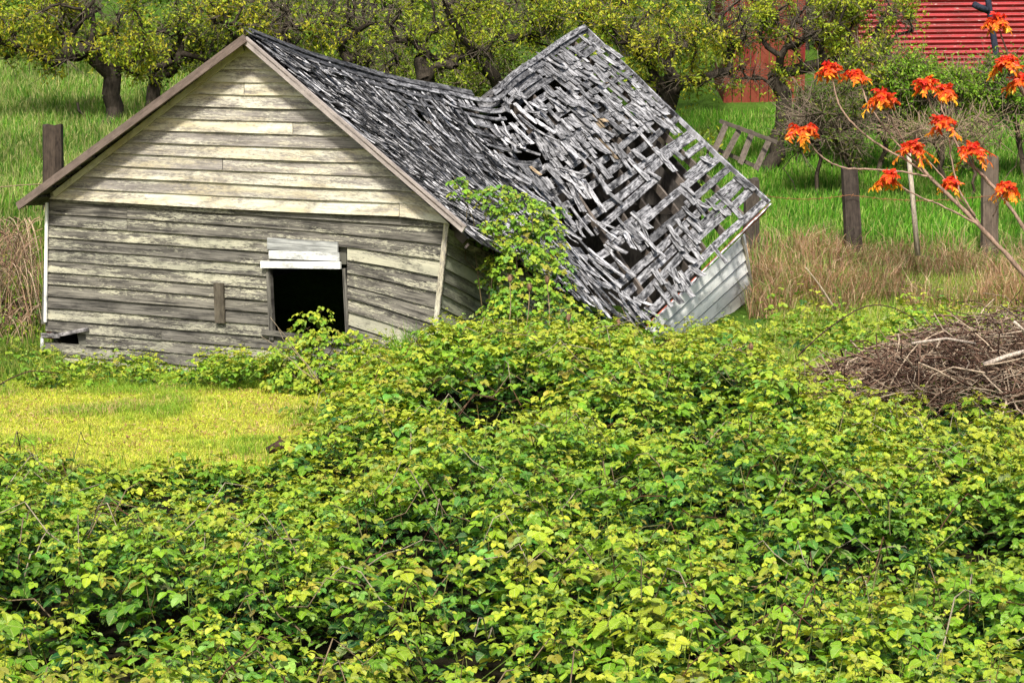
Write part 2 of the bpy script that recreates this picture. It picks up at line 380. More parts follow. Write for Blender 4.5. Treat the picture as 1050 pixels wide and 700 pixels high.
# undergrowth layer of older leaves, shade painted into their green
nu = 16000; Yu = np.sqrt(rng.uniform(7.6**2, 23.**2, nu)); Xu = rng.uniform(-.335, .36, nu)*Yu
ku = (rng.random(nu) < .75) & (lawn_mask(Xu, Yu) < .3)&~((Xu < -2.2) & (Yu > 22.2)); rel_t = (Xu-PK[0])*e_t[0]+(Yu-PK[1])*e_t[1]; rel_s = (Xu-PK[0])*e_s[0]+(Yu-PK[1])*e_s[1]
ku &= ~((rel_t > -.25) & (rel_s > -3.2) & (rel_s < 3)); Xu, Yu = Xu[ku], Yu[ku]
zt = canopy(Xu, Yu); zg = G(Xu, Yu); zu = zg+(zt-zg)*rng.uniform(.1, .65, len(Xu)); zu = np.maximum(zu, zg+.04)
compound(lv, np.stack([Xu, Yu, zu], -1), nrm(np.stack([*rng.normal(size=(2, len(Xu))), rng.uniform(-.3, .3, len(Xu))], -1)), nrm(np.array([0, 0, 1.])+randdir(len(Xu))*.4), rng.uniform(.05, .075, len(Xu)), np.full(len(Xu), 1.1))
# old brown canes arching through
for i in range(420):
    Y0 = math.sqrt(random.uniform(8.5**2, 21**2)); X0 = random.uniform(-.3, .33)*Y0
    if lawn_mask(X0, Y0) > .3: continue
    z0 = float(canopy(X0, Y0)); a = random.uniform(0, 6.28); L = random.uniform(.3, .9)
    p = [np.array([X0+math.cos(a)*L*s_, Y0+math.sin(a)*L*s_, z0-.28+random.uniform(.1, .36)*math.sin(s_*2.6)+.06*s_]) for s_ in np.linspace(0, 1, 6)]
    sm.tube(p, np.linspace(.006, .003, 6), random.choice([(.10, .05, .03), (.2, .15, .09), (.3, .26, .18), (.13, .13, .05)]), 4)
o = lv.build('bramble_thicket', M_leaf, None, False); tag(o, kind='stuff', label='dense mass of leafy green and yellow brambles filling the foreground', cat='brambles')
o = sm.build('bramble_cane', M_stem, None, True); tag(o, kind='stuff', label='thin brown and green canes running through the foreground brambles', cat='brambles')
# weeds at the foot of the front wall and left margin
lv = MB(); sm = MB()
def weed_patch(px0, px1, Y0, Y1, n, h, size, yel=0., sz2=0):
    Yw = rng.uniform(Y0, Y1, n); Xw = (rng.uniform(px0, px1, n)-525)/F*Yw
    clump = sstep(-.25, .25, fbm(Xw*1.7, Yw*1.2))
    k = rng.random(n) < .3+.7*clump; Xw, Yw, clump = Xw[k], Yw[k], clump[k]
    rt = (Xw-PK[0])*e_t[0]+(Yw-PK[1])*e_t[1]; rs = (Xw-PK[0])*e_s[0]+(Yw-PK[1])*e_s[1]
    k = ~((rt > -.06) & (rs > -2.95) & (rs < 2.6)); Xw, Yw, clump = Xw[k], Yw[k], clump[k]
    shoots(lv, sm, Xw, Yw, G(Xw, Yw)+h*(.35+.8*clump)*rng.uniform(.6, 1.2, len(Xw)), h*.8, size, 6, yel, False, .35, 3)
weed_patch(30, 300, 22.6, 25.0, 420, .30, .05, .1)
weed_patch(200, 300, 22.4, 24.4, 160, .38, .055, .1)
weed_patch(-30, 60, 22.6, 24.6, 70, .3, .05)
weed_patch(330, 420, 21.3, 22.8, 200, .55, .055, 0)
weed_patch(780, 1070, 22, 26.5, 260, .42, .06, .15)
weed_patch(790, 1100, 25, 29.5, 500, .6, .07, .1)
weed_patch(900, 1080, 22.5, 25, 330, .75, .065, .1)
weed_patch(650, 800, 22.5, 27.5, 300, .22, .06, .1)
weed_patch(-30, 340, 14.8, 16.5, 420, .16, .058, .05)
weed_patch(700, 792, 24, 28, 170, .4, .06, .1)
weed_patch(640, 720, 23, 26, 120, .3, .06, .1)
o = lv.build('weeds', M_leaf); tag(o, kind='stuff', label='low leafy weeds along the foot of the shed and beyond the brush pile', cat='weeds')
o = sm.build('weed_stem', M_stem); tag(o, kind='stuff', label='thin stems of the weeds round the shed', cat='weeds')

# ------------------------------------------------------------------ grass
def blades(mb, X, Y, Z, h, wd, C, bend=.5, fall=None):
    k = len(X); az = rng.uniform(0, 6.28, k); h = np.broadcast_to(h, (k,)); wd = np.broadcast_to(wd, (k,))
    S = np.stack([np.cos(az), np.sin(az), np.zeros(k)], -1)*(wd/2)[:, None]
    b = rng.normal(0, bend, (k, 2))
    P0 = np.stack([X, Y, Z-.01], -1); P1 = P0+np.stack([b[:, 0]*h*.2, b[:, 1]*h*.2, h*.55], -1); P2 = P0+np.stack([b[:, 0]*h*.75, b[:, 1]*h*.75, h*(1-.25*np.minimum(np.abs(b).sum(1), 1.5))], -1)
    V = np.stack([P0-S, P0+S, P1+S*.8, P1-S*.8, P2], 1)
    a = (np.arange(k)*5)[:, None]
    mb.add(V.reshape(-1, 3), a+np.array([[0, 1, 2, 3]]), a+np.array([[3, 2, 4]]), np.repeat(C, 5, 0))
def mixcol(cols, k, j=.15):
    cols = np.array(cols); c = cols[rng.integers(0, len(cols), k)]; return c*rng.uniform(1-j*2, 1+j*2, (k, 1))
mb = MB(); n = 150000
Yg = np.sqrt(rng.uniform(16.4**2, 24.6**2, n)); Xg = rng.uniform(-.33, -.05, n)*Yg
k = lawn_mask(Xg, Yg) > rng.uniform(.1, .6, n); Xg, Yg = Xg[k], Yg[k]
pt = fbm(Xg*1.3, Yg*1.3)
yl = mixcol([(.54, .57, .06), (.47, .54, .05), (.60, .56, .13), (.33, .45, .04)], len(Xg)); gr = mixcol([(.18, .33, .03), (.22, .37, .04), (.34, .45, .05)], len(Xg))
tn = mixcol([(.58, .46, .2), (.44, .30, .15)], len(Xg))
fg = sstep(-.1, .35, pt+.6*sstep(21.6, 23.5, Yg)-.12)[:, None]; cg = yl*(1-fg)+gr*fg
ft = (rng.random(len(Xg)) < .03+.3*sstep(.2, .5, fbm(Xg*.8+20, Yg*1.6)))[:, None]; cg = np.where(ft, tn, cg)
blades(mb, Xg, Yg, G(Xg, Yg), rng.uniform(.02, .065, len(Xg))*(1+1.3*np.squeeze(fg)), .008, cg, .8)
m_ = 7000; Yt = np.sqrt(rng.uniform(16.2**2, 24.4**2, m_)); Xt = rng.uniform(-.33, -.06, m_)*Yt; lt_ = lawn_mask(Xt, Yt); k = ((lt_ < .95) & (lt_ > .02)) | (fbm(Xt*2.2+60, Yt*2.2) > .38); Xt, Yt = Xt[k], Yt[k]
blades(mb, Xt, Yt, G(Xt, Yt), rng.uniform(.08, .24, len(Xt)), .012, mixcol([(.2, .36, .03), (.3, .44, .05), (.44, .46, .10), (.13, .26, .02)], len(Xt)), .8)
m_ = 1600; Yt = np.sqrt(rng.uniform(16.8**2, 22.5**2, m_)); Xt = rng.uniform(-.33, -.08, m_)*Yt; k = (lawn_mask(Xt, Yt) > .6) & (fbm(Xt*1.4+9, Yt*1.4) > -.1); Xt, Yt = Xt[k], Yt[k]
leaves(mb, np.stack([Xt, Yt, G(Xt, Yt)+.035], -1), nrm(randdir(len(Xt))*np.array([1, 1, .2])), nrm(np.array([0, 0, 1.])+randdir(len(Xt))*.4), .05, .035, mixcol([(.35, .2, .09), (.5, .36, .18), (.22, .12, .06)], len(Xt)), True)
o = mb.build('lawn_grass', M_grass); tag(o, kind='stuff', label='short yellow green grass between the brambles and the shed front', cat='grass')
def field(name, label, px0, px1, Y0, Y1, n, h, wd, cols, mask=None, bend=.35, zf=None):
    mb = MB(); Yg = np.sqrt(rng.uniform(Y0**2, Y1**2, n)); Xg = (rng.uniform(px0, px1, n)-525)/F*Yg
    cl = fbm(Xg*.6, Yg*.6)
    rt = (Xg-PK[0])*e_t[0]+(Yg-PK[1])*e_t[1]; rs = (Xg-PK[0])*e_s[0]+(Yg-PK[1])*e_s[1]
    k = ~((rt > -.1) & (rt < 9.4) & (rs > -2.8) & (rs < 2.8))
    if mask is not None: k &= mask(Xg, Yg)
    Xg, Yg, cl = Xg[k], Yg[k], cl[k]
    c = mixcol(cols, len(Xg))*(1+.5*cl[:, None])
    blades(mb, Xg, Yg, G(Xg, Yg), rng.uniform(*h, len(Xg))*(1+.6*cl), rng.uniform(.6, 1.2, len(Xg))*wd, c, bend)
    o = mb.build(name, M_grass); tag(o, kind='stuff', label=label, cat='grass')
GR = [(.04, .15, .01), (.07, .23, .012), (.10, .30, .02), (.14, .32, .025), (.20, .35, .05), (.3, .36, .1)]
field('meadow_grass', 'bright green grass on the slope between the fence posts and the red barn', 560, 1120, 33, 52, 75000, (.18, .42), .022, GR)
field('meadow_grass', 'tall green and straw coloured grass on the hillside left of the shed', -70, 330, 31, 56, 90000, (.2, .45), .02, [(.12, .26, .03), (.18, .30, .04), (.05, .17, .012), (.36, .40, .14), (.3, .3, .12)])
field('long_grass', 'rough green grass at the left corner of the shed', -60, 60, 23.3, 31, 26000, (.12, .34), .014, [(.14, .25, .03), (.2, .3, .04), (.08, .18, .02), (.3, .3, .08)])
field('dry_grass', 'tan dead grass and stalks below the fence posts', 768, 1110, 30.2, 34.4, 21000, (.3, .9), .013, [(.46, .32, .20), (.56, .42, .28), (.36, .21, .13), (.22, .12, .08), (.4, .24, .14), (.18, .28, .05), (.12, .2, .04)], lambda x, y: fbm(x*1.3, y*1.3) > -.08, .9)
field('straw_grass', 'short grass at the foot of the pale far wall', 640, 800, 23, 29.5, 12000, (.08, .22), .011, [(.34, .33, .10), (.2, .3, .05), (.14, .25, .03)])
field('straw_grass', 'pale green and straw grass behind the brambles right of the shed', 790, 1110, 22.5, 33.5, 40000, (.12, .34), .011, [(.40, .42, .08), (.26, .42, .05), (.5, .44, .2), (.16, .32, .03), (.28, .44, .05)])

# ------------------------------------------------------------------ shed
GN = -e_t                                              # outward normal of the front wall
def onwall(px, py, off=0.):                            # point of the photo measured on the front wall plane
    d = ray(px, py); o = np.array([0, 0, CAMZ]); q = PK+GN*off
    return o+d*(np.dot(q-o, GN)/np.dot(d, GN))
shed = empty('collapsed_shed', (PK[0], PK[1], 0), 'old weathered wooden shed with peeling paint and a sagging broken roof', 'shed')
def clap(mb, x0t, y0t, x1t, y1t, x0b, y0b, x1b, y1b, ft, fb, col, n=14, th=.028):
    # one lapped board: top edge and bottom edge in photo measures, ft/fb give y along the edges
    pass
def board_run(mb, xl, xr, topy, boty, off, col, wob=.0, n=12, th=.03, hid=0., sid=0.):
    # xl, xr: functions of y; topy, boty: functions of x; lower edge stands th proud of the wall
    V = []; U = []; s = np.linspace(0, 1, n); ph = random.uniform(0, 6); rid = random.random()*40
    ch = random.uniform(-.004, .006)
    for k in range(n):
        xt = xl(1)+(xr(1)-xl(1))*s[k]; xb = xl(0)+(xr(0)-xl(0))*s[k]
        w_ = wob*math.sin(ph+s[k]*5)
        yt = topy(xt); yb = boty(xb)+w_
        d = off+th+ch+.004*math.sin(ph*2+s[k]*9)
        V += [onwall(xt, yt-1.2, off+.002), onwall(xb, yb, d), onwall(xb, yb, d-.018), onwall(xt, yt-1.2, off-.018)]
        ln = xb*.0123
        U += [(ln, .16, rid), (ln, 0, rid), (ln, -.03, rid), (ln, .2, rid)]
    a = np.arange(n-1)*4; q = np.concatenate([np.stack([a+i, a+4+i, a+4+(i+1) % 4, a+(i+1) % 4], 1)[:, ::-1] for i in range(4)]+[np.array([[0, 1, 2, 3], [n*4-1, n*4-2, n*4-3, n*4-4]])])
    mb.add(np.array(V), q, None, col, np.array(U))
# --- lower front wall
kx = np.array([40, 165, 275, 350, 400, 462]); base_y = np.array([206, 214, 221.5, 227, 230, 234]); pitch = np.array([12.1, 12.2, 12.4, 12.9, 14.6, 17.2])
def rowy(k): return lambda x: float(np.interp(x, kx, base_y+pitch*k))
mb = MB()
for k in range(-1, 16):
    ty, by = rowy(k), rowy(k+1); ymid = 0.5*(ty(300)+by(300))
    L = lambda y0: 51-(y0-206)*.035
    xl = lambda f, k=k: L(206+12*(k+1-f)); xr = lambda f, k=k: 459-(17.2*(k+1-f))*.115
    pa = float(np.clip(random.gauss(.462, .03), .39, .51))
    if k in (0, 1, 3, 8): pa = .425
    if k in (2, 5, 6): pa = .495
    if k >= 11: pa += .025
    y3 = by(315)
    runs = []
    if 262 < y3 < 352: runs = [(None, 276-(y3-272)*-.06), (356, None)]
    elif k == 11: runs = [(92, 238), (238, None)]
    else:
        j = random.choice([None, 165, 380, 240, 130]);
        runs = [(None, None)] if j is None else [(None, j), (j+.4, None)]
    if k == 11: runs = [(88, 240), (240.5, None)]
    for a_, b_ in runs:
        fa = xl if a_ is None else (lambda f, a_=a_: a_); fb = xr if b_ is None else (lambda f, b_=b_: b_)
        right = (b_ is None and a_ is not None and a_ > 300)
        board_run(mb, fa, fb, ty, by, 0., (pa+random.uniform(-.05, .05)+(.02 if right else 0), random.uniform(.45, 1), .5), .35, 12)
mb.build('front_siding', M_wall, shed)
# --- upper gable, standing proud of the wall below
AP = (252.5, 47.)
def gbase(x): return float(np.interp(x, [40, 252, 330, 410, 462], [203.5, 215, 219, 222, 229.5]))
mb = MB(); NR = 13
def rake_l(y): return 51+(252.5-51)*(203.5-y)/(203.5-47)
def rake_r(y): return 459-(459-252.5)*(228-y)/(228-47)
for k in range(NR):
    ub = lambda x, k=k: gbase(x)-13.05*k-(x-252)*.012*k*.3
    ut = lambda x, k=k: gbase(x)-13.05*(k+1)-(x-252)*.012*(k+1)*.3
    def solve(f, rk, g):
        x = 252.
        for _ in range(30): x = rk(g(x))
        return x
    xs = [solve(0, rake_l, ub), solve(0, rake_l, ut), solve(0, rake_r, ub), solve(0, rake_r, ut)]
    if xs[1] > 251 or xs[3] < 254: xs[1] = min(xs[1], 251); xs[3] = max(xs[3], 254)
    pa = float(np.clip(random.gauss(.524, .035), .45, .60))
    fa = lambda f: xs[1] if f else xs[0]
    fb = lambda f: xs[3] if f else xs[2]
    jx = {0: 409, 3: 228, 6: 300, 9: 250}.get(k)
    if jx:
        board_run(mb, fa, lambda f: jx, ut, ub, .05, (pa, random.uniform(.6, 1), .5), .25, 8)
        board_run(mb, lambda f: jx+.6, fb, ut, ub, .05+(.015 if k == 0 else 0), (pa, random.uniform(.6, 1), .5), .25, 8)
    else: board_run(mb, fa, fb, ut, ub, .05, (pa, random.uniform(.6, 1), .5), .25, 14)
gs = mb.build('gable_siding', M_gable, shed); gs['label'] = 'cream painted gable boards, brighter than the wall below'
# backing sheathing behind the boards, with the window opening left free
mb = MB()
def wq(x0, y0, x1, y1, x2, y2, x3, y3, off=-.03, col=(.25, .5, .5), th=.03):
    P = [onwall(x0, y0, off), onwall(x1, y1, off), onwall(x2, y2, off), onwall(x3, y3, off)]; Q = [p-GN*th for p in P]
    mb.add(np.array(P+Q), [[0, 1, 2, 3], [7, 6, 5, 4], [0, 4, 5, 1], [1, 5, 6, 2], [2, 6, 7, 3], [3, 7, 4, 0]], None, col)
wq(51, 206, 277, 222, 280, 400, 90, 396); wq(355, 226, 458, 233, 442, 410, 360, 406); wq(277, 222, 355, 226, 355, 271, 277, 268); wq(48, 206, 51, 206, 46, 332, 42, 332)
wq(278, 350, 358, 352, 359, 406, 279, 400)
P = [onwall(51, 206, -.0), onwall(458, 231, 0), onwall(252.5, 50, 0)]; Q = [p-GN*.03 for p in P]
mb.add(np.array(P+Q), [[0, 3, 4, 1], [1, 4, 5, 2], [2, 5, 3, 0]], [[0, 1, 2], [5, 4, 3]], (.2, .5, .5))
mb.build('sheathing', M_side, shed)
def wboard(mb, x0, y0, x1, y1, w_px, off, th, col, n=6):       # board between two measured points, width across in px
    p0, p1 = onwall(x0, y0, off), onwall(x1, y1, off); d = nrm(p1-p0); s_ = np.cross(d, GN)*(w_px*.0123/2)
    P = np.array([p0+(p1-p0)*t for t in np.linspace(0, 1, n)]); mb.strip(P, s_, GN*th, col)
# corner boards
mb = MB(); wboard(mb, 458.5, 229, 446, 345, 5.5, .035, .02, (.52, .8, .5)); wboard(mb, 446, 345, 441, 408, 5.5, .035, .02, (.6, .9, .5)); mb.build('corner_board', M_gable, shed)
for i in range(9):
    pass
mb = MB(); wboard(mb, 48.5, 208, 47, 330, 3.4, .04, .02, (.62, .9, .5)); wboard(mb, 44, 346, 42, 394, 3.4, .04, .02, (.55, .8, .5)); mb.build('corner_board', M_white, shed)
# frieze under the left rake
mb = MB(); wboard(mb, 56, 199.5, 250, 49.5, 6.5, .075, .02, (.62, .72, .5)); mb.build('frieze_board', M_gable, shed)
# window
win = empty('window', onwall(316, 300), None, None); win.parent = shed
win.location = Vector(onwall(316, 300))-shed.location
def wchild(mb, name, mat): return mb.build(name, mat, win)
mb = MB(); wboard(mb, 275, 249.5, 347, 254, 11.5, .045, .022, (.33, .8, .5)); wchild(mb, 'lintel_board', M_white)
mb = MB(); wboard(mb, 276.5, 260.8, 348.5, 263.2, 8.5, .048, .02, (.52, .8, .5)); wboard(mb, 268.5, 271, 350, 272, 7, .056, .03, (.55, .85, .5)); wchild(mb, 'drip_cap', M_white)
mb = MB(); wboard(mb, 277.5, 274, 281, 348, 5, -.02, .06, (.35, .5, .5)); wchild(mb, 'jamb', M_wall); mb = MB(); wboard(mb, 355.5, 275, 359, 352, 4, -.02, .06, (.4, .5, .5)); wchild(mb, 'jamb', M_wall)
mb = MB(); wboard(mb, 271, 340, 366, 352, 5, .0, .06, (.4, .5, .5)); wchild(mb, 'sill', M_wall)
# cleat, loose splinter
mb = MB(); wboard(mb, 225, 290, 226.5, 331, 12, .045, .03, (.5, .5, .46)); mb.build('cleat', M_brownwood, shed)
mb = MB(); wboard(mb, 43, 343.5, 62, 344, 5, .05, .02, (1.1, 1.05, 1)); wboard(mb, 60, 343.5, 91, 337, 4, .05, .02, (1.1, 1.05, 1)); mb.build('loose_board', M_wood, shed)
mb = MB(); wboard(mb, 52, 336, 52, 347, 8, -.02, .03, (1.6, .55, .35)); mb.build('wall_stud', M_brownwood, shed)

# --- right roof slope: measured control grid
CT = np.array([-.3, 1.3, 2.9, 4.4, 5.4, 6.2, 7.6, 9.2])
CP = np.array([
 [(252, 34), (308, 85), (365, 138), (423, 191), (480, 244)],
 [(318, 58), (368, 112), (420, 165), (472, 218), (525, 265)],
 [(385, 78), (428, 130), (475, 183), (522, 237), (567, 291)],
 [(448, 90), (482, 140), (523, 194), (570, 254), (614, 315)],
 [(500, 98), (531, 148), (566, 206), (610, 268), (657, 331)],
 [(522, 78), (558, 126), (601, 184), (643, 246), (683, 308)],
 [(556, 54), (600, 101), (646, 152), (690, 206), (730, 262)],
 [(597, 29), (644, 74), (691, 120), (738, 165), (785, 208)]], float)
def hermite(xs, ys, x):
    x = np.asarray(x, float); m = np.zeros_like(ys); d = (ys[1:]-ys[:-1])/(xs[1:]-xs[:-1])[:, None]
    m[0] = d[0]; m[-1] = d[-1]; h = xs[1:]-xs[:-1]
    m[1:-1] = (d[:-1]*h[1:, None]+d[1:]*h[:-1, None])/(h[1:]+h[:-1])[:, None]
    i = np.clip(np.searchsorted(xs, x)-1, 0, len(xs)-2); hh = (xs[i+1]-xs[i])[:, None]; t = ((x-xs[i])/(xs[i+1]-xs[i]))[:, None]
    return (2*t**3-3*t**2+1)*ys[i]+(t**3-2*t**2+t)*hh*m[i]+(-2*t**3+3*t**2)*ys[i+1]+(t**3-t**2)*hh*m[i+1]
def roofP(t, v):
    t = np.atleast_1d(np.asarray(t, float)); v = np.broadcast_to(np.asarray(v, float), t.shape)
    c = hermite(CT, CP.reshape(len(CT), -1), t).reshape(-1, 5, 2)
    vv = np.clip(v, -.2, 1.2)*4; i = np.clip(np.floor(vv).astype(int), 0, 3); f = (vv-i)[:, None]; a = np.arange(len(t))
    p = c[a, i]*(1-f)+c[a, i+1]*f
    Y = 24+.866*t-.5*2.9*v
    dx = (p[:, 0]-525)/F; dy = (350-p[:, 1])/F; dyy = CA+dy*SA; k = Y/dyy
    return np.stack([dx*k, Y, CAMZ+(-SA+dy*CA)*k], -1)
def roofF(t, v, h=.0):                                # point, along-ridge, down-slope, normal
    e = .03
    P = roofP(t, v); T = roofP(np.asarray(t)+e, v)-P; D = roofP(t, np.asarray(v)+.02)-P
    N_ = nrm(np.cross(D, T)); N_ = np.where(N_[:, 2:3] < 0, -N_, N_)
    return P+N_*h, nrm(T), nrm(D), N_
roof = empty('roof', (PK[0], PK[1], 3), None, None); roof.parent = shed; roof.location = (0, 0, 3)
class RB(MB): pass
def rbuild(mb, name, mat): return mb.build(name, mat, roof)
# rafters
mb = MB()
for t in np.concatenate([np.arange(0.0, 5.2, .62), np.arange(5.9, 9.2, .56)]):
    v = np.linspace(.01, .97, 9); P, T, D, N_ = roofF(np.full(9, t+.02), v, -.13)
    mb.strip(P, T*.022, N_*.115, tuple(np.array([1.9, 1.8, 1.7])*random.uniform(.6, 1.5)))
rbuild(mb, 'rafters', M_dark)
# battens (skip sheathing) with holes where boards are gone
HOLES = [(521, 122, 30, 11, 8), (560, 128, 9, 5, -30), (690, 180, 24, 12, -45), (671, 200, 13, 9, -45), (612, 208, 18, 6, -40), (548, 160, 18, 7, 0), (600, 250, 26, 8, 5), (585, 222, 18, 6, 0), (640, 262, 16, 6, -30), (735, 155, 8, 5, -45),
         (470, 108, 26, 5, 15), (430, 118, 20, 4, 20), (640, 105, 9, 5, -40), (575, 90, 9, 5, -35), (615, 305, 24, 5, 25), (500, 150, 16, 5, 25)]
def inhole(P):
    x, y = proj(P); r = np.zeros(len(x), bool)
    for hx, hy, a, b, an in HOLES:
        c_, s_ = math.cos(R(an)), math.sin(R(an)); dx = x-hx; dy = y-hy
        r |= ((dx*c_+dy*s_)/a)**2+((-dx*s_+dy*c_)/b)**2 < 1
    return r
mb = MB(); NB = 22
for i in range(NB):
    v0 = (i+.5)/NB; t = -.25; 
    while t < 9.22:
        L = random.uniform(1.6, 3.6) if t > 4.6 else random.uniform(1.2, 2.8)
        if t < 3.7: L = min(L, max(3.7+random.uniform(-.5, .5)-t, .5))
        elif t < 6.2: L = random.choice([9.3-t, 9.3-t, 3.0+random.uniform(-.4, .9)])
        t1 = min(t+L, 9.22)
        if 9.22-t1 < .5: t1 = 9.22
        end = t1+(random.uniform(-.05, .03) if t1 >= 9.2 else 0)
        n = max(4, int((t1-t)/.14)); ts = np.linspace(t+.01, end-.01, n)
        near = t1 < 5.4
        amp = .010 if not near else .018
        vs = v0+amp*np.sin(ts*random.uniform(.8, 2.2)+random.uniform(0, 6))*.6+random.uniform(-.004, .004)+(ts-t)*random.uniform(-.004, .004)
        dip = np.exp(-((ts-5.4)/.75)**2)*random.uniform(-.16, .05)
        hh = .0+dip+random.uniform(-.012, .012)
        P, T, D, N_ = roofF(ts, vs); P = P+N_*(hh if np.ndim(hh) else np.full(n, hh))[:, None]
        hm = inhole(P); c_ = random.uniform(.45, 1.2); cc = (c_, c_, c_*1.01)
        hw = .061*random.uniform(.85, 1.1); 
        tw = nrm(D+N_*random.uniform(-.18, .18)); seg = []
        for j in range(n+1):
            if j < n and not hm[j]: seg.append(j)
            else:
                if len(seg) >= 3: mb.strip(P[seg], tw[seg]*hw, N_[seg]*.02, cc)
                seg = []
        t = t1+random.uniform(0, .02)
rbuild(mb, 'roof_battens', M_wood)
# shingles
def shingle(mb, t, v, w_, L, yaw, lift, h0, col, curl=0.):
    n = 4; s = np.linspace(0, 1, n); 
    P, T, D, N_ = roofF(np.array([t]), np.array([v]))
    P, T, D, N_ = P[0], T[0], D[0], N_[0]
    d = D*math.cos(yaw)+T*math.sin(yaw); sd = np.cross(N_, d)
    # follow the roof: sample the surface along the strip
    ts = t+np.sin(yaw)*L*s; vs = v+np.cos(yaw)*L/3.55*s
    Q, _, _, NN = roofF(ts, np.minimum(vs, 1.06))
    Q = Q+NN*(h0+lift*s+curl*s*s)[:, None]
    mb.strip(Q, np.broadcast_to(sd*w_/2, (n, 3))*np.linspace(.96, 1.04, n)[:, None], NN*.008, col)
def cover(px, py, t, v):
    c = 1.0 if t < 4.9 else 0
    if t >= 4.9:
        c = 0
        c += .90*math.exp(-((px-585)/34)**2-((py-105)/34)**2)
        c += .65*math.exp(-((px-560)/28)**2-((py-165)/30)**2)
        c += .80*math.exp(-((px-650)/26)**2-((py-110)/26)**2)
        c += .60*math.exp(-((px-620)/22)**2-((py-150)/26)**2)
        c += .55*math.exp(-((px-650)/20)**2-((py-240)/14)**2)
        c += .50*math.exp(-((px-700)/13)**2-((py-268)/20)**2)
        c += .45*math.exp(-((px-735)/26)**2-((py-205)/9)**2)
        c += .85*math.exp(-((px-560)/34)**2-((py-66)/14)**2)
        c += .30*math.exp(-((px-620)/16)**2-((py-62)/12)**2)
        c += .30 if v < .42-.05*(t-7) else .17
        c += .5*float(vnoise(t*2.5, v*9))
        c = c*.74-.06
    else:
        c = .93
        c -= .75*math.exp(-((px-470)/50)**2-((py-118)/20)**2)+.8*math.exp(-((px-525)/30)**2-((py-130)/25)**2)
        c -= .75*math.exp(-((px-595)/36)**2-((py-250)/40)**2)+.55*math.exp(-((px-545)/26)**2-((py-185)/30)**2)
    return c
mb = MB(); NC = 25
for i in range(NC):
    t = -.34
    while t < 9.2:
        w_ = random.uniform(.06, .15); tc = t+w_/2; t += w_+random.uniform(.0, .012)
        v = (i+.0)/NC+random.uniform(-.012, .012)
        P = roofP([tc], v+.03); px, py = proj(P); px = float(px[0]); py = float(py[0])
        c = cover(px, py, tc, v)
        if random.random() > c or inhole(P)[0]: continue
        near = tc < 4.9
        x = random.random(); cc = .16+1.15*x*x if near else .5+.8*x
        if near and random.random() < .14: cc = random.uniform(1.3, 1.9)
        col = (cc, cc, cc*1.01)
        if random.random() < .006: col = (1.2*cc, .9*cc, .55*cc)
        yaw = random.gauss(-.05, .10) if near else random.gauss(0, .09)
        if random.random() < .12: yaw += random.gauss(0, .45)
        L = random.uniform(.24, .42) if near else random.choice([random.uniform(.17, .26), random.uniform(.2, .45)])
        shingle(mb, tc, v, w_, L, yaw, random.uniform(.01, .045), .024, col, random.uniform(0, .07) if random.random() < .35 else 0)
# split slivers and loose long pieces over the near half, piled where the roof folds
for i in range(480):
    t = random.uniform(-.1, 4.6); v = random.uniform(.02, .95)
    P = roofP([t], v)
    if inhole(P)[0] and random.random() < .8: continue
    x = random.random(); cc = .12 if x < .45 else random.uniform(.6, 2.0)
    shingle(mb, t, v, random.uniform(.012, .045), random.uniform(.25, .6), random.gauss(-.12, .16), random.uniform(.0, .05), random.uniform(.04, .07), (cc, cc, cc*1.01), random.uniform(0, .05))
for i in range(90):
    t = random.gauss(5.2, .8); v = random.uniform(.05, .98)
    P = roofP([t], v); cc = random.uniform(.5, 1.7)
    shingle(mb, t, v, random.uniform(.04, .11), random.uniform(.25, .6), random.gauss(.05, .4), random.uniform(.0, .1), random.uniform(.03, .08), (cc, cc, cc*1.01), random.uniform(0, .08))
rbuild(mb, 'shingles', M_shingle)
# ridge boards, long curved strips along the ridge
mb = MB()
for t0, t1, v, hw, h, cc in ((-.3, 2.2, .012, .05, .06, .35), (2.1, 5.0, .01, .05, .06, .55), (-.3, 3.1, .045, .04, .05, .3), (3.0, 5.5, .04, .04, .06, 1.2), (1.3, 4.2, .085, .035, .06, .5), (3.6, 5.5, .095, .04, .05, 1.1), (2.6, 5.4, .135, .03, .05, .8), (3.4, 5.6, .18, .035, .04, .9),
                          (5.5, 9.22, .01, .05, .05, 1.0), (5.4, 7.3, .04, .04, .04, .6), (5.5, 6.9, .08, .035, .04, .9), (4.0, 5.6, .23, .03, .03, .8), (3.2, 5.3, .29, .03, .04, .7), (2.9, 5.2, .36, .025, .04, .8)):
    n = 16; ts = np.linspace(t0, t1, n); P, T, D, N_ = roofF(ts, v+.004*np.sin(ts*2), h); mb.strip(P, D*hw, N_*.02, (cc, cc, cc*1.01))
rbuild(mb, 'ridge_boards', M_wood)
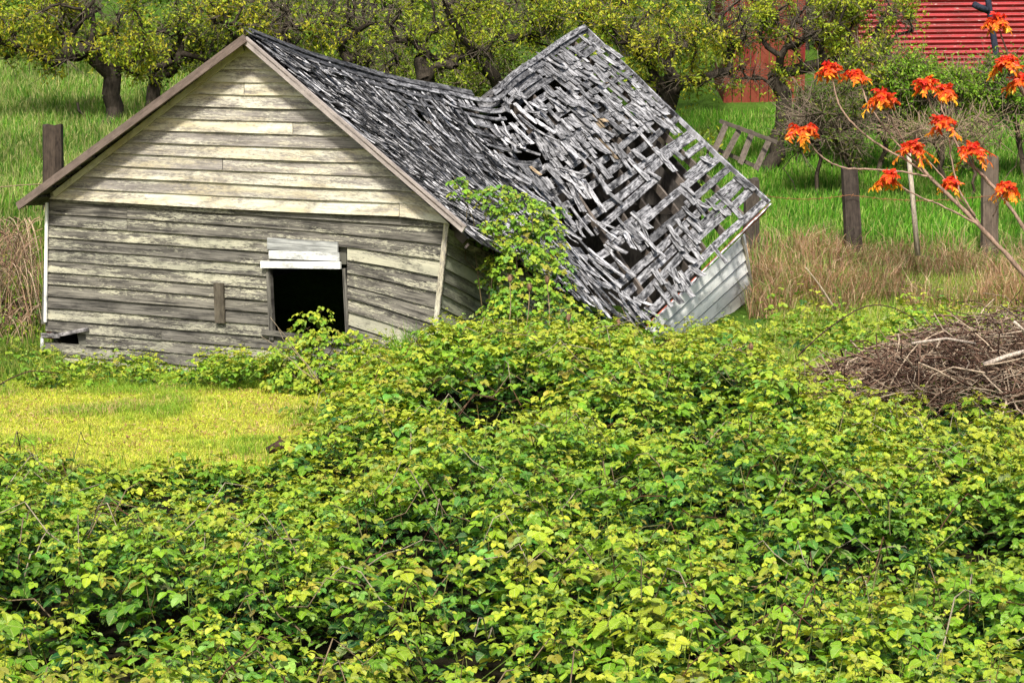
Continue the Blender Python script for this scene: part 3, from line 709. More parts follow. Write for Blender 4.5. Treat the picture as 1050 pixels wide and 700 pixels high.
# left slope, mostly out of sight: a covered sheet going down to the left eave
LE0 = onwall(20, 209, .27)
def leftP(t, v):
    r = roofP(t, 0.)-np.array([0, 0, .02]); t = np.asarray(t)
    le = LE0+(t+.3)[:, None]*e_t; le[:, 2] = LE0[2]-.02-.7*np.exp(-((t-5.4)/1.6)**2)
    v = np.asarray(v, float); v = v[:, None] if v.ndim else v
    return r*(1-v)+le*v
mb = MB(); ts = np.linspace(-.28, 9.2, 40)
for k in range(16):
    a, b = leftP(ts, k/16), leftP(ts, (k+1.1)/16); up = np.array([-.35, .2, .8])
    V = np.stack([a+up*.0, b+up*.022, b+up*.004, a-up*.03], 1).reshape(-1, 3); j = np.arange(39)*4
    q = np.concatenate([np.stack([j+i, j+4+i, j+4+(i+1) % 4, j+(i+1) % 4], 1) for i in range(4)])
    U = np.zeros((160, 3)); U[:, 1] = np.repeat(ts, 4); U[:, 0] = np.tile([0, .2, .2, 0], 40); U[:, 2] = k*3.7
    mb.add(V, q, None, (.45, .42, .4), U)
rbuild(mb, 'left_slope', M_shingle)
# rake boards on the near gable
mb = MB(); a = onwall(252, 39.5, .33); b = onwall(19, 211.5, .33); d = nrm(b-a); s_ = np.cross(d, GN)
P = np.array([a+(b-a)*x for x in np.linspace(0, 1, 10)]); mb.strip(P, s_*.050, GN*.03, (1.0, .92, .9)); rbuild(mb, 'rake_board', mat_grey_wood('rake_wood_left', (.055, .043, .036), (.21, .175, .15), .3, .7, False))
mb = MB(); b = onwall(477, 235, .30); a = onwall(252, 41, .30); d = nrm(b-a); s_ = np.cross(d, GN)
P = np.array([a+(b-a)*x for x in np.linspace(0, 1, 10)]); mb.strip(P, s_*.047, GN*.03, (1.1, 1.05, 1.05)); rbuild(mb, 'rake_board', mat_grey_wood('rake_wood_right', (.13, .115, .105), (.40, .37, .34), .3, .7, False))
# soffit of the front overhang (both sides)
mb = MB()
for (xa, ya, xb, yb) in ((252, 44, 24, 213), (252, 46, 474, 236)):
    p0, p1 = onwall(xa, ya, .0), onwall(xb, yb, .0); q0, q1 = onwall(xa, ya-4, .33), onwall(xb, yb-2, .33)
    sgn = 1; up = np.array([0, 0, .02])
    mb.add(np.array([p0, p1, q1, q0, p0+up, p1+up, q1+up, q0+up]), [[0, 1, 2, 3], [7, 6, 5, 4], [0, 4, 5, 1], [1, 5, 6, 2], [2, 6, 7, 3], [3, 7, 4, 0]], None, (.4, .35, .3))
rbuild(mb, 'soffit', M_brownwood)
# eave fascia: dark teal gutter board (near half), red edged fascia (far half), rake trim at the far end
mb = MB(); ts = np.linspace(3.2, 5.4, 8); P, T, D, N_ = roofF(ts, 1.015, -.10); mb.strip(P, N_*.045, D*.03, (.35, .62, .62)); 
ts = np.linspace(-.2, 3.2, 8); P, T, D, N_ = roofF(ts, 1.0, -.09); mb.strip(P, N_*.035, D*.03, (.5, .4, .35)); rbuild(mb, 'fascia', M_wood)
mb = MB(); ts = np.linspace(5.5, 9.22, 8); P, T, D, N_ = roofF(ts, 1.012, -.085); mb.strip(P, N_*.085, D*.03, (2.0, .50, .32)); f_ = rbuild(mb, 'fascia', M_brownwood); f_['label'] = 'rusty red fascia under the far eave'
mb = MB(); ts = np.linspace(5.5, 9.24, 8); P, T, D, N_ = roofF(ts, 1.018, .016); mb.strip(P, D*.012, N_*.012, (2.2, 2.2, 2.2)); vs = np.linspace(0, 1.01, 12); P, T, D, N_ = roofF(np.full(12, 9.25), vs, -.03); mb.strip(P, T*.018, N_*.075, (1.3, 1.3, 1.35)); rbuild(mb, 'rake_trim', M_wood)

# --- right side wall, near part: sinking under the eave
mb = MB()
def sideP(t, z): 
    yy_ = 232+(onwall(459, 232)[2]-z)*F/22.9; c = onwall(459.5-(yy_-232)*.115, yy_, 0); return np.array([c[0], c[1], 0])+e_t*t+np.array([0, 0, z])
cz = onwall(459, 232, 0)[2]
for k in range(12):
    n = 9; tt = np.linspace(.02, 4.6, n)
    ztop = cz-.02-.30*tt-.02*tt*tt-k*.155*(1+.02*tt); zb = ztop-.165
    Pt = np.array([sideP(a_, z_) for a_, z_ in zip(tt, ztop)]); Pb = np.array([sideP(a_, z_) for a_, z_ in zip(tt, zb)])+e_s*.028
    V = np.stack([Pt+e_s*.0, Pb, Pb-e_s*.018, Pt-e_s*.018], 1).reshape(-1, 3); j = np.arange(n-1)*4
    q = np.concatenate([np.stack([j+i, j+4+i, j+4+(i+1) % 4, j+(i+1) % 4], 1) for i in range(4)]+[np.array([[0, 1, 2, 3], [n*4-1, n*4-2, n*4-3, n*4-4]])])
    U = np.zeros((n*4, 3)); U[:, 0] = np.repeat(tt, 4); U[:, 1] = np.tile([.16, 0, -.02, .18], n); U[:, 2] = k*2.3
    mb.add(V, q, None, (random.uniform(.42, .6), random.uniform(.4, .8), .5), U)
mb.build('side_siding', M_side, shed)
# far part of the side wall: pale boards slanting under the raised eave
sN = e_s
SO = PK+e_s*2.55
def onside(px, py, off=0.):
    d = ray(px, py); o = np.array([0, 0, CAMZ]); q = SO+sN*off; return o+d*(np.dot(q-o, sN)/np.dot(d, sN))
mb = MB(); nb = 13
A0, A1 = np.array([662, 338.]), np.array([764, 240.]); B0, B1 = np.array([738, 436.]), np.array([789, 402.])
for k in range(nb):
    f0, f1 = k/nb, (k+1)/nb; f1b = f1-.007
    p0 = A0*(1-f0)+B0*f0; p1 = A1*(1-f0)+B1*f0; q0 = A0*(1-f1b)+B0*f1b; q1 = A1*(1-f1b)+B1*f1b
    a_, b_, c_, d_ = onside(*p0, .0), onside(*p1, .0), onside(*q1, .03), onside(*q0, .03)
    V = np.array([a_, b_, c_, d_, a_-sN*.02, b_-sN*.02, c_-sN*.02, d_-sN*.02]); L = np.linalg.norm(b_-a_)
    U = np.array([(0, .16, k*3.3), (L, .16, k*3.3), (L, 0, k*3.3), (0, 0, k*3.3)]*2)
    mb.add(V, [[0, 1, 2, 3][::-1], [4, 5, 6, 7], [0, 4, 5, 1], [1, 5, 6, 2], [2, 6, 7, 3], [3, 7, 4, 0]], None, (random.uniform(.52, .70), random.uniform(.6, 1), .5), U)
ss = mb.build('far_side_siding', M_white, shed); ss['label'] = 'pale blue white boards under the raised far eave'
mb = MB(); a_, b_, c_ = onside(668, 338, -.03), onside(762, 244, -.03), onside(785, 404, -.03); d_ = onside(738, 434, -.03); V = np.array([a_, b_, c_, d_]); V = np.concatenate([V, V-sN*.02]); mb.add(V, [[0, 1, 2, 3], [7, 6, 5, 4], [0, 4, 5, 1], [1, 5, 6, 2], [2, 6, 7, 3], [3, 7, 4, 0]], None, (1, 1, 1)); mb.build('far_side_sheathing', M_dark, shed)
mb = MB(); P = np.array([onside(a_, b_, .03) for a_, b_ in ((760, 242), (765, 262), (769, 285), (775, 312), (780, 345), (786, 380))]); mb.strip(P, nrm(P[-1]-P[0])[None]*0+np.cross(nrm(P[-1]-P[0]), sN)*.035, sN*.02, (.5, .9, .5)); mb.build('corner_board', M_gable, shed)
# left wall and interior frame
mb = MB(); tg = 8.62
vs_r = np.linspace(0, 1, 14); Pr = roofF(np.full(14, tg), vs_r, -.17)[0]; Pl = leftP(np.full(14, tg), np.linspace(1, .01, 14)); Pl[:, 2] -= .14
Pr = Pr[((Pr-PK)@e_s < 2.42)]; Pt = np.concatenate([Pl, Pr])
for i in range(len(Pt)-1):
    a_, b_ = Pt[i].copy(), Pt[i+1].copy(); la, lb = a_.copy(), b_.copy(); la[2] = lb[2] = -.2
    V = np.array([la, lb, b_, a_]); V = np.concatenate([V, V+e_t*.025]); U = np.array([(0, i*.2, i*1.7), (0, i*.2+.15, i*1.7), (3, i*.2+.15, i*1.7), (3, i*.2, i*1.7)]*2)
    mb.add(V, [[0, 1, 2, 3], [7, 6, 5, 4], [0, 4, 5, 1], [1, 5, 6, 2], [2, 6, 7, 3], [3, 7, 4, 0]], None, (1, 1, 1), U)
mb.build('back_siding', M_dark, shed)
mb = MB(); a0 = onwall(51, 206); 
for k in range(14):
    z1 = a0[2]+.05-k*.155; p0 = np.array([a0[0], a0[1], z1])+e_t*.02; p1 = p0+e_t*9.0
    mb.strip(np.array([p0, (p0+p1)/2, p1]), np.array([0, 0, .077]), -e_s*.02, (random.uniform(.4, .55), .6, .5))
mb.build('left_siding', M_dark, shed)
for t, s_, z in ((.2, -2.3, 2.0), (3.1, -2.3, 1.7), (6.2, -2.3, 1.4), (.2, 2.1, 1.7), (8.4, 1.6, 1.9), (8.4, -.4, 3.0)):
    p = PK+e_t*t+e_s*s_; mb = MB(); mb.box((p[0], p[1], z/2-.1), (0, 0, z/2+.1), e_s*.06, e_t*.06, (.5, .45, .4)); mb.build('corner_post', M_dark, shed)
for t in (.3, 8.4):
    p = PK+e_t*t; mb = MB(); mb.box((p[0], p[1], 1.9), e_s*1.9, (0, 0, .07), e_t*.04, (.5, .45, .4)); mb.build('tie_beam', M_dark, shed)

# ------------------------------------------------------------------ climbing vine on the shed, bush at the window
def leafblob(lvmb, blobs, size, simple=False, yel=0., nl=3, shell=.55):
    for (px, py, Y, rx, rz, n) in blobs:
        c = at(px, py, Y); sx = rx/F*Y; sz = rz/F*Y; sy = sx*.8
        d = randdir(n); r_ = rng.uniform(shell, 1.08, n)**.6
        P = c+d*np.array([sx, sy, sz])*r_[:, None]
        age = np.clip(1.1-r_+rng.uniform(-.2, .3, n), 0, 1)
        az = np.arctan2(d[:, 1]-.5, d[:, 0])+rng.normal(0, .8, n)
        D = nrm(np.stack([np.cos(az), np.sin(az), -.45+rng.normal(0, .25, n)], -1)); Nn = nrm(d*.5+np.array([0, -.25, .8])+randdir(n)*.35)
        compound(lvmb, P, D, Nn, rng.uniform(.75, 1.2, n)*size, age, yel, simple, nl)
def stems(smb, root, tips, r0=.012, col=(.10, .08, .04), wob=.12):
    for tp in tips:
        n = 7; s = np.linspace(0, 1, n); root = np.asarray(root, float); tp = np.asarray(tp, float)
        P = root+(tp-root)*s[:, None]; P[1:-1] += rng.normal(0, wob, (n-2, 3))*np.array([1, .5, .6]); smb.tube(P, np.linspace(r0, r0*.3, n), col, 4)
root = at(520, 345, 22.4); root[2] = 0
vine = empty('climbing_bramble', root, 'leafy green bramble climbing the right corner of the shed onto its roof', 'climbing plant')
vm, vs_ = MB(), MB()
leafblob(vm, [(533, 225, 23.3, 34, 26, 257), (512, 205, 23.2, 22, 16, 110), (555, 245, 23.3, 26, 26, 171), (530, 275, 22.9, 34, 34, 342), (545, 315, 22.6, 42, 30, 367), (510, 285, 22.8, 20, 26, 86), (515, 330, 22.3, 30, 24, 220), (575, 285, 22.9, 16, 26, 85), (585, 325, 22.6, 24, 16, 97), (480, 200, 23.1, 22, 9, 33), (470, 188, 23.1, 12, 7, 14), (500, 240, 23.0, 14, 14, 61), (562, 218, 23.4, 20, 8, 28)], .055, False, -.2)
stems(vs_, root, [at(x, y, 23.1) for x, y in ((533, 225), (500, 200), (465, 180), (555, 240), (570, 280), (530, 270), (545, 205), (480, 190))], .012)
vm.build('foliage', M_leaf, vine); vs_.build('stem', M_stem, vine, True)
root = at(325, 400, 22.3); root[2] = 0
wb = empty('bramble_bush', root, 'leafy bramble bush growing up in front of the black window opening', 'bush')
vm, vs_ = MB(), MB()
leafblob(vm, [(318, 338, 22.6, 20, 20, 110), (335, 360, 22.5, 30, 24, 247), (300, 362, 22.5, 24, 18, 117), (345, 385, 22.3, 40, 24, 299), (362, 352, 22.4, 14, 14, 39), (310, 390, 22.3, 40, 18, 221), (330, 322, 22.6, 12, 8, 18), (375, 385, 22, 30, 24, 195)], .054, False, -.08)
stems(vs_, root, [at(x, y, 22.5) for x, y in ((318, 335), (335, 350), (300, 355), (360, 345), (332, 318))], .01)
stems(vs_, at(330, 395, 22), [at(x, y, 21.9) for x, y in ((277, 325), (268, 345), (285, 336))], .007, (.4, .32, .22), .02)
vm.build('foliage', M_leaf, wb); vs_.build('stem', M_stem, wb, True)
# tufts at the right of the window: long blade leaves
mb = MB(); n = 260; Xg = (rng.uniform(405, 440, n)-525)/F*22; Yg = rng.uniform(21.4, 22.2, n)
blades(mb, Xg, Yg, np.full(n, .25), rng.uniform(.35, .75, n), .02, mixcol([(.12, .26, .02), (.2, .34, .04), (.09, .2, .02)], n), .35)
tag(mb.build('grass_tuft', M_grass), 'tall bright green grass tuft against the right end of the front wall', 'grass tuft')

# ------------------------------------------------------------------ trees behind
def make_tree(name, label, bx, by_, Y, crown, leafcols, nattr=55, trunk_r=.22, seed=0, leaf=.07, twigs=9, nleaf=8, fork=1, barkc=(.045, .037, .028), group=None, forkh=.3, cat='tree', lowz=None):
    r = np.random.default_rng(seed); base = at(bx, by_, Y); base[2] = float(G(base[0], base[1]))-.1
    root = empty(name, base, label, cat, group)
    # crown: list of ellipsoids (px, py, rx, rz) around depth Y
    att = []
    wsum = np.array([c[2]*c[3] for c in crown], float); wsum /= wsum.sum()
    for c in crown:
        k = max(3, int(nattr*(c[2]*c[3])/sum(q[2]*q[3] for q in crown))); cc = at(c[0], c[1], Y+(c[4] if len(c) > 4 else 0)); sx = c[2]/F*Y; sz = c[3]/F*Y
        d = nrm(r.normal(size=(k, 3)))*(r.random((k, 1))**.4); att.append(cc+d*np.array([sx, min(sx, 2.2), sz]))
    att = np.concatenate(att); cen = att.mean(0)
    nodes = [base]; par = [-1]
    top = base+(cen-base)*np.array([.35, .35, forkh]); top[2] = max(top[2], base[2]+.8)
    for f in range(fork):
        tp = top+np.array([(f-(fork-1)/2)*.9, 0, 0])+r.normal(0, .12, 3); last = 0
        for s in (.25, .5, .75, 1.):
            nodes.append(base+(tp-base)*s+r.normal(0, .05, 3)*(s < 1)+np.array([(f-(fork-1)/2)*.35*(1-s), 0, 0])); par.append(last); last = len(nodes)-1
    order = np.argsort(np.linalg.norm(att-top, axis=1)); tips = []
    for i in order:
        p = att[i]; N_ = np.array(nodes[3:]); d = np.linalg.norm(N_-p, axis=1)+.35*np.maximum(N_[:, 2]-p[2]+.4, 0); j = int(np.argmin(d))+3
        a = nodes[j]; L = np.linalg.norm(p-a); m = max(2, int(L/.4)); last = j; off = r.normal(0, .10*L, 3)*np.array([1, 1, .6])
        off[2] += .08*L
        for q in range(1, m+1):
            s = q/m; nodes.append(a+(p-a)*s+off*math.sin(s*math.pi)*.8+r.normal(0, .035, 3)*(q < m)); par.append(last); last = len(nodes)-1
        tips.append(last)
    n = len(nodes); rad = np.zeros(n)
    for i in range(n-1, 0, -1):
        if rad[i] == 0: rad[i] = 1.
        rad[par[i]] = (rad[par[i]]**1.75+rad[i]**1.75)**(1/1.75)
    rad = rad/rad[0]*trunk_r; rad = np.maximum(rad, .008)
    rad[0] *= 1.25
    tm = MB(); bm_ = MB()
    for i in range(1, n):
        a, b = np.array(nodes[par[i]]), np.array(nodes[i]); r0 = (rad[par[i]] if rad[par[i]] < rad[i]*1.5 else rad[i]*1.2) if par[i] else rad[i]*1.25
        dst = tm if rad[i] > trunk_r*.33 else bm_; ext = (b-a)*.12
        dst.tube([a-ext, b+ext], [r0, rad[i]], tuple(np.array(barkc)*r.uniform(.8, 1.3)), 7 if rad[i] > .05 else 4, False)
    ends = np.array([nodes[i] for i in tips]+[nodes[i] for i in range(6, n, 2) if rad[i] < trunk_r*.16]); lm_ = MB()
    nt = len(ends)*twigs; E = np.repeat(ends, twigs, 0); d = nrm(r.normal(size=(nt, 3))+np.array([0, -.1, .05])); L = r.uniform(.25, .7, nt)
    for i in range(nt): bm_.tube([E[i], E[i]+d[i]*L[i]*.5+r.normal(0, .04, 3), E[i]+d[i]*L[i]], [.008, .006, .003], tuple(np.array(barkc)*3.2), 3)
    nleaf = max(2, int(nleaf*1.05)); k = nt*nleaf; f = r.uniform(.15, 1.05, k); O = np.repeat(E, nleaf, 0)+np.repeat(d*L[:, None], nleaf, 0)*f[:, None]+r.normal(0, .06, (k, 3))
    cl = np.array(leafcols); tw = np.repeat(r.integers(0, len(cl), nt), nleaf); C = cl[tw]*r.uniform(.65, 1.25, (k, 1)); km = fbm(O[:, 0]*1.7+O[:, 2]*.8+seed, O[:, 2]*1.9+O[:, 1]*.5) > -.10+.12*r.random(k); O = O[km]; C = C[km]; k = len(O)
    leaves(lm_, O, nrm(r.normal(size=(k, 3))+np.array([0, 0, -.1])), nrm(r.normal(size=(k, 3))*.7+np.array([0, -.2, .9])), r.uniform(.7, 1.4, k)*leaf*1.3, r.uniform(.5, .95, k)*leaf*1.25, C, True)
    tm.build('trunk', M_bark, root, True)
    bm_.build('branches', M_bark, root, True)
    lm_.build('crown', M_treeleaf, root)
    return root
YG = [(.40, .45, .03), (.30, .40, .03), (.48, .48, .04), (.18, .29, .02), (.44, .40, .03), (.10, .17, .02)]
YG2 = [(.34, .44, .03), (.26, .36, .025), (.46, .50, .04), (.16, .26, .02)]
DG = [(.09, .15, .02), (.12, .19, .03), (.06, .11, .015), (.2, .24, .03)]
GT = 'old fruit trees behind the shed'
make_tree('fruit_tree', 'old fruit tree with forked black trunk on the hillside left of the gable', 108, 140, 41, [(40, 22, 62, 42), (110, 30, 55, 44), (75, 62, 45, 14), (130, 72, 20, 14), (20, 50, 30, 18)], YG, 60, .2, 11, .075, 9, 9, 2, group=GT)
make_tree('fruit_tree', 'fruit tree rising behind the left rake of the gable, thin grey twigs showing', 152, 125, 43, [(180, 25, 50, 40), (165, 65, 32, 22), (215, 50, 30, 24)], YG[:2]+DG[:3]+YG2[:1], 60, .16, 12, .07, 10, 7, 1, group=GT)
make_tree('fruit_tree', 'yellow green fruit tree above the peak of the gable', 262, 120, 42, [(265, 20, 62, 36), (310, 45, 40, 22), (240, 5, 40, 30)], YG, 60, .16, 13, .072, 9, 8, 1, group=GT)
make_tree('fruit_tree', 'bare twigged fruit tree behind the near end of the ridge, few leaves', 372, 120, 44, [(360, 35, 45, 42), (385, 60, 40, 22), (340, 10, 30, 30)], YG2+[(.1, .1, .03)], 55, .16, 14, .06, 12, 4, 1, group=GT)
make_tree('fruit_tree', 'dark limbed fruit tree above the dip in the roof ridge', 432, 118, 42, [(440, 15, 60, 30), (410, 45, 30, 25), (490, 30, 40, 35), (470, 62, 30, 18)], YG2+YG[:2], 60, .20, 15, .068, 9, 6, 1, group=GT)
make_tree('fruit_tree', 'leafy yellow green fruit tree left of the high far peak of the roof', 515, 118, 44, [(530, 15, 55, 34), (500, 50, 30, 30), (560, 30, 35, 22)], YG2+YG, 55, .15, 16, .07, 9, 9, 1, group=GT)
make_tree('fruit_tree', 'broad bright yellow green fruit tree right of the high far peak of the roof', 712, 135, 41, [(650, 30, 60, 42), (715, 45, 60, 45), (690, 80, 50, 22), (620, 20, 40, 25), (745, 25, 40, 35)], YG+[(.34, .36, .03)], 85, .2, 17, .072, 9, 9, 2, group=GT)
make_tree('fruit_tree', 'fruit tree in front of the rusty side of the red barn, dark leaning trunk', 782, 135, 43, [(790, 20, 45, 38), (830, 30, 38, 36), (860, 20, 40, 34), (800, 70, 25, 20), (905, 20, 34, 34), (885, 55, 40, 20), (760, 75, 22, 22)], YG2+YG[:2], 105, .18, 18, .07, 10, 9, 1, group=GT)
# shrubs
SH = 'shrubs in front of the red barn'
make_tree('shrub', 'dark tangled shrub with bare twigs right of the leaning pallet', 838, 178, 40, [(845, 115, 42, 38), (820, 135, 25, 25), (865, 145, 20, 22)], DG+[(.1, .09, .04)], 75, .07, 21, .06, 11, 4, 3, (.07, .055, .04), SH, .2, 'shrub')
make_tree('shrub', 'rounded bright green shrub under the red corrugated wall', 965, 160, 42, [(960, 95, 40, 24), (930, 78, 26, 22), (990, 100, 30, 24)], [(.15, .32, .02), (.22, .4, .03), (.3, .44, .05)], 75, .06, 22, .062, 13, 9, 3, (.07, .055, .04), SH, .2, 'shrub')
make_tree('shrub', 'green shrub at the right edge behind the orange leaved sapling', 1050, 165, 42, [(1045, 95, 40, 26), (1020, 80, 24, 16)], [(.16, .33, .02), (.24, .4, .03), (.1, .22, .02)], 60, .06, 23, .062, 13, 8, 3, (.07, .055, .04), SH, .2, 'shrub')
make_tree('shrub', 'olive green shrub between the dark tangle and the bright rounded shrub', 900, 165, 42.5, [(895, 80, 34, 36), (905, 120, 40, 26)], YG2+DG[:2], 75, .06, 24, .062, 13, 7, 3, (.07, .055, .04), SH, .2, 'shrub')
make_tree('shrub', 'bare brown twiggy bush below the green shrubs by the fence', 985, 178, 39.5, [(990, 135, 75, 15), (930, 140, 30, 13)], [(.1, .2, .02), (.2, .32, .03), (.15, .14, .05)], 70, .05, 25, .055, 12, 3, 4, (.11, .08, .055), SH, .2, 'shrub')
make_tree('shrub', 'green hedge shrub seen through the dip in the ridge', 470, 122, 47, [(470, 78, 55, 22), (420, 80, 40, 18), (520, 70, 30, 20)], [(.16, .25, .02), (.22, .3, .03), (.1, .17, .02)], 70, .05, 26, .07, 9, 8, 3, (.07, .055, .04), None, .2, 'shrub')
make_tree('shrub', 'dark green undergrowth shrub behind the gable peak', 300, 125, 48, [(300, 80, 60, 26), (240, 70, 40, 24), (370, 80, 40, 20)], DG, 70, .05, 27, .075, 9, 8, 3, (.07, .055, .04), None, .2, 'shrub')
# the wood behind everything
mb = MB(); n = 60000
xw = rng.uniform(-24, 20, n); yw = rng.uniform(60, 68, n); zg = G(xw, yw); hgt = 9+3*fbm(xw*.25, yw*.1)
zz = zg+rng.uniform(0, 1, n)*hgt; dn = fbm(xw*.45+zz*.3, zz*.5+5)
k = (dn > -.28) & ((xw < 3.5) | (yw > 62)); cw = mixcol(DG+YG2, n, .2)
leaves(mb, np.stack([xw, yw, zz], -1)[k], randdir(k.sum()), nrm(randdir(k.sum())*.7+np.array([0, -.3, .8])), .26, .19, cw[k], True)
for i in range(60):
    x = random.uniform(-22, 19); y = random.uniform(60, 67); z = float(G(x, y)); mb.tube([(x, y, z-.2), (x+random.uniform(-.6, .6), y, z+4), (x+random.uniform(-1.5, 1.5), y, z+9)], [.18, .13, .06], (.04, .035, .03), 5)
tag(mb.build('distant_wood', M_treeleaf), 'dense dim green wood behind the fruit trees', 'wood', kind='stuff')

mb = MB(); n = 60000
yw = rng.uniform(46.5, 53, n); xw = (rng.uniform(-80, 742, n)-525)/F*yw; zg = G(xw, yw)
zz = zg+rng.uniform(0, 1, n)**1.2*np.where(yw > 50, 5.2, 3.2)*(1+.5*fbm(xw*.4, yw*.3)); dn = fbm(xw*.9+zz*.4, zz*1.1+5)
k = (dn > -.12) & ~((xw < -11.0) & (yw < 49)); cw = mixcol(DG+DG+YG2, n, .2)
leaves(mb, np.stack([xw, yw, zz], -1)[k], randdir(k.sum()), nrm(randdir(k.sum())*.7+np.array([0, -.3, .8])), .17, .12, cw[k], True)
tag(mb.build('undergrowth', M_treeleaf), 'bushy green undergrowth between the fruit tree trunks and the wood', 'undergrowth', kind='stuff')

# ------------------------------------------------------------------ red barn
def mat_red_metal():
    N = NT('red_metal'); g = N.n('ShaderNodeNewGeometry').outputs['Position']; c = N.attr('Col').outputs['Color']
    f = N.noise(g, (.9, .9, 5), 1.5, 6, .7); f2 = N.noise(g, (3, 3, 14), 1.2, 5, .7)
    col = N.mix(N.ramp(f, [(.42, 0.), (.62, 1.)]), (.30, .014, .018), (.17, .012, .012))
    col = N.mix(N.ramp(f2, [(.60, 0.), (.68, .85)]), col, (.55, .38, .34))
    col = N.mix(1., col, c, 'MULTIPLY'); return N.fin(col, .45, .4)
def mat_rust():
    N = NT('rust_boards'); g = N.n('ShaderNodeNewGeometry').outputs['Position']
    f = N.noise(g, (2.6, 2.6, .8), 1., 6, .7)
    col = N.ramp(f, [(.36, (.13, .008, .008)), (.47, (.16, .04, .02)), (.56, (.13, .02, .01)), (.66, (.03, .016, .014))]); return N.fin(col, .8, .2)
MR = mat_red_metal(); MRU = mat_rust()
bY = 55.; bl = at(880, 60, bY); br = at(1180, 60, bY); zb = float(G(10, bY))-.3
barn = empty('red_barn', ((bl[0]+br[0])/2, bY, zb), 'large red barn with corrugated metal wall on the rise at the upper right', 'barn')
mb = MB(); p = .15; nz = int(7.0/p*6); zs = zb+np.arange(nz)*p/6; off = .035*np.sin(np.arange(nz)/6*2*math.pi)
xs_ = np.linspace(bl[0], br[0], 12); V = np.array([[x, bY+o_-.05*x*0, z+.010*(x-bl[0])] for z, o_ in zip(zs, off) for x in xs_])
a = np.arange(nz-1)[:, None]*12+np.arange(11)[None]; q = np.stack([a, a+1, a+13, a+12], -1).reshape(-1, 4); mb.add(V, q, None, (1, 1, 1)); mb.build('corrugated_wall', MR, barn, True)
mb = MB(); W = br[0]-bl[0]; top_ = zs[-1]
for xx in (bl[0]+.05, br[0]-.05): mb.box((xx, bY+4.1, zb+3.4), (0, 0, 3.45), (0, 4.0, 0), (.04, 0, 0), (.9, .9, .9))
mb.box(((bl[0]+br[0])/2, bY+8.1, zb+3.4), (W/2, 0, 0), (0, 0, 3.45), (0, .04, 0), (.9, .9, .9)); mb.build('plank_wall', MR, barn)
mb = MB(); cx = (bl[0]+br[0])/2; rt_ = top_+2.6
for y0, y1 in ((bY-.4, bY+4.05), (bY+8.5, bY+4.05)):
    V = [(bl[0]-.4, y0, top_-.1), (br[0]+.4, y0, top_-.1), (br[0]+.4, y1, rt_), (bl[0]-.4, y1, rt_)]; V += [(x, y, z+.08) for x, y, z in V]
    mb.add(V, [[0, 1, 2, 3], [7, 6, 5, 4], [0, 4, 5, 1], [1, 5, 6, 2], [2, 6, 7, 3], [3, 7, 4, 0]], None, (.8, .8, .8))
mb.build('barn_roof', MR, barn)
# lean-to with rusty boards
ll = at(742, 60, 54); lr = at(826, 60, 54); ly = 54.
lt = empty('lean_to', ((ll[0]+lr[0])/2, ly, float(G(6, ly))), 'rust red plank lean-to half hidden by trees beside the barn', 'lean-to')
mb = MB(); nb = 9; zb2 = float(G(6, ly))-.4; 
for i in range(nb):
    x0 = ll[0]+(lr[0]-ll[0])*i/nb; w2 = (lr[0]-ll[0])/nb; mb.box((x0+w2/2, ly+random.uniform(-.01, .01), zb2+2.3), (0, 0, 2.5), (w2/2-.01, 0, 0), (0, .02, 0), (1, 1, 1))
mb.box((ll[0]+.03, ly+1.3, zb2+2.2), (0, 0, 2.3), (0, 1.24, 0), (.02, 0, 0), (1, 1, 1)); mb.build('plank_wall', MRU, lt)
mb = MB(); V = [(ll[0]-.2, ly-.25, zb2+4.85), (lr[0]+.05, ly-.25, zb2+4.85), (lr[0]+.05, ly+2.7, zb2+5.6), (ll[0]-.2, ly+2.7, zb2+5.6)]; V += [(x, y, z+.06) for x, y, z in V]
mb.add(V, [[0, 1, 2, 3], [7, 6, 5, 4], [0, 4, 5, 1], [1, 5, 6, 2], [2, 6, 7, 3], [3, 7, 4, 0]], None, (.8, .8, .8)); mb.build('roof', MR, lt)
# dark leaning pole with a stub arm
pb = at(1020, 62, 50); pole = empty('metal_pole', (pb[0], 50, float(G(pb[0], 50))), 'dark leaning pole with a short side arm in front of the red wall', 'pole')
mb = MB(); a_ = at(1012, -8, 50); b_ = at(1022, 60, 50); d = nrm(b_-a_); b2 = b_+d*3; mb.tube([b2, b_, a_, a_-d*.8], [.09, .085, .08, .08], (.035, .04, .06), 8); mb.build('shaft', M_bark, pole, True)
mb = MB(); mb.tube([at(1013, 11, 49.97), at(1005, 8, 49.9), at(999, 5, 49.8)], .09, (.035, .04, .06), 8); mb.build('arm', M_bark, pole, True)

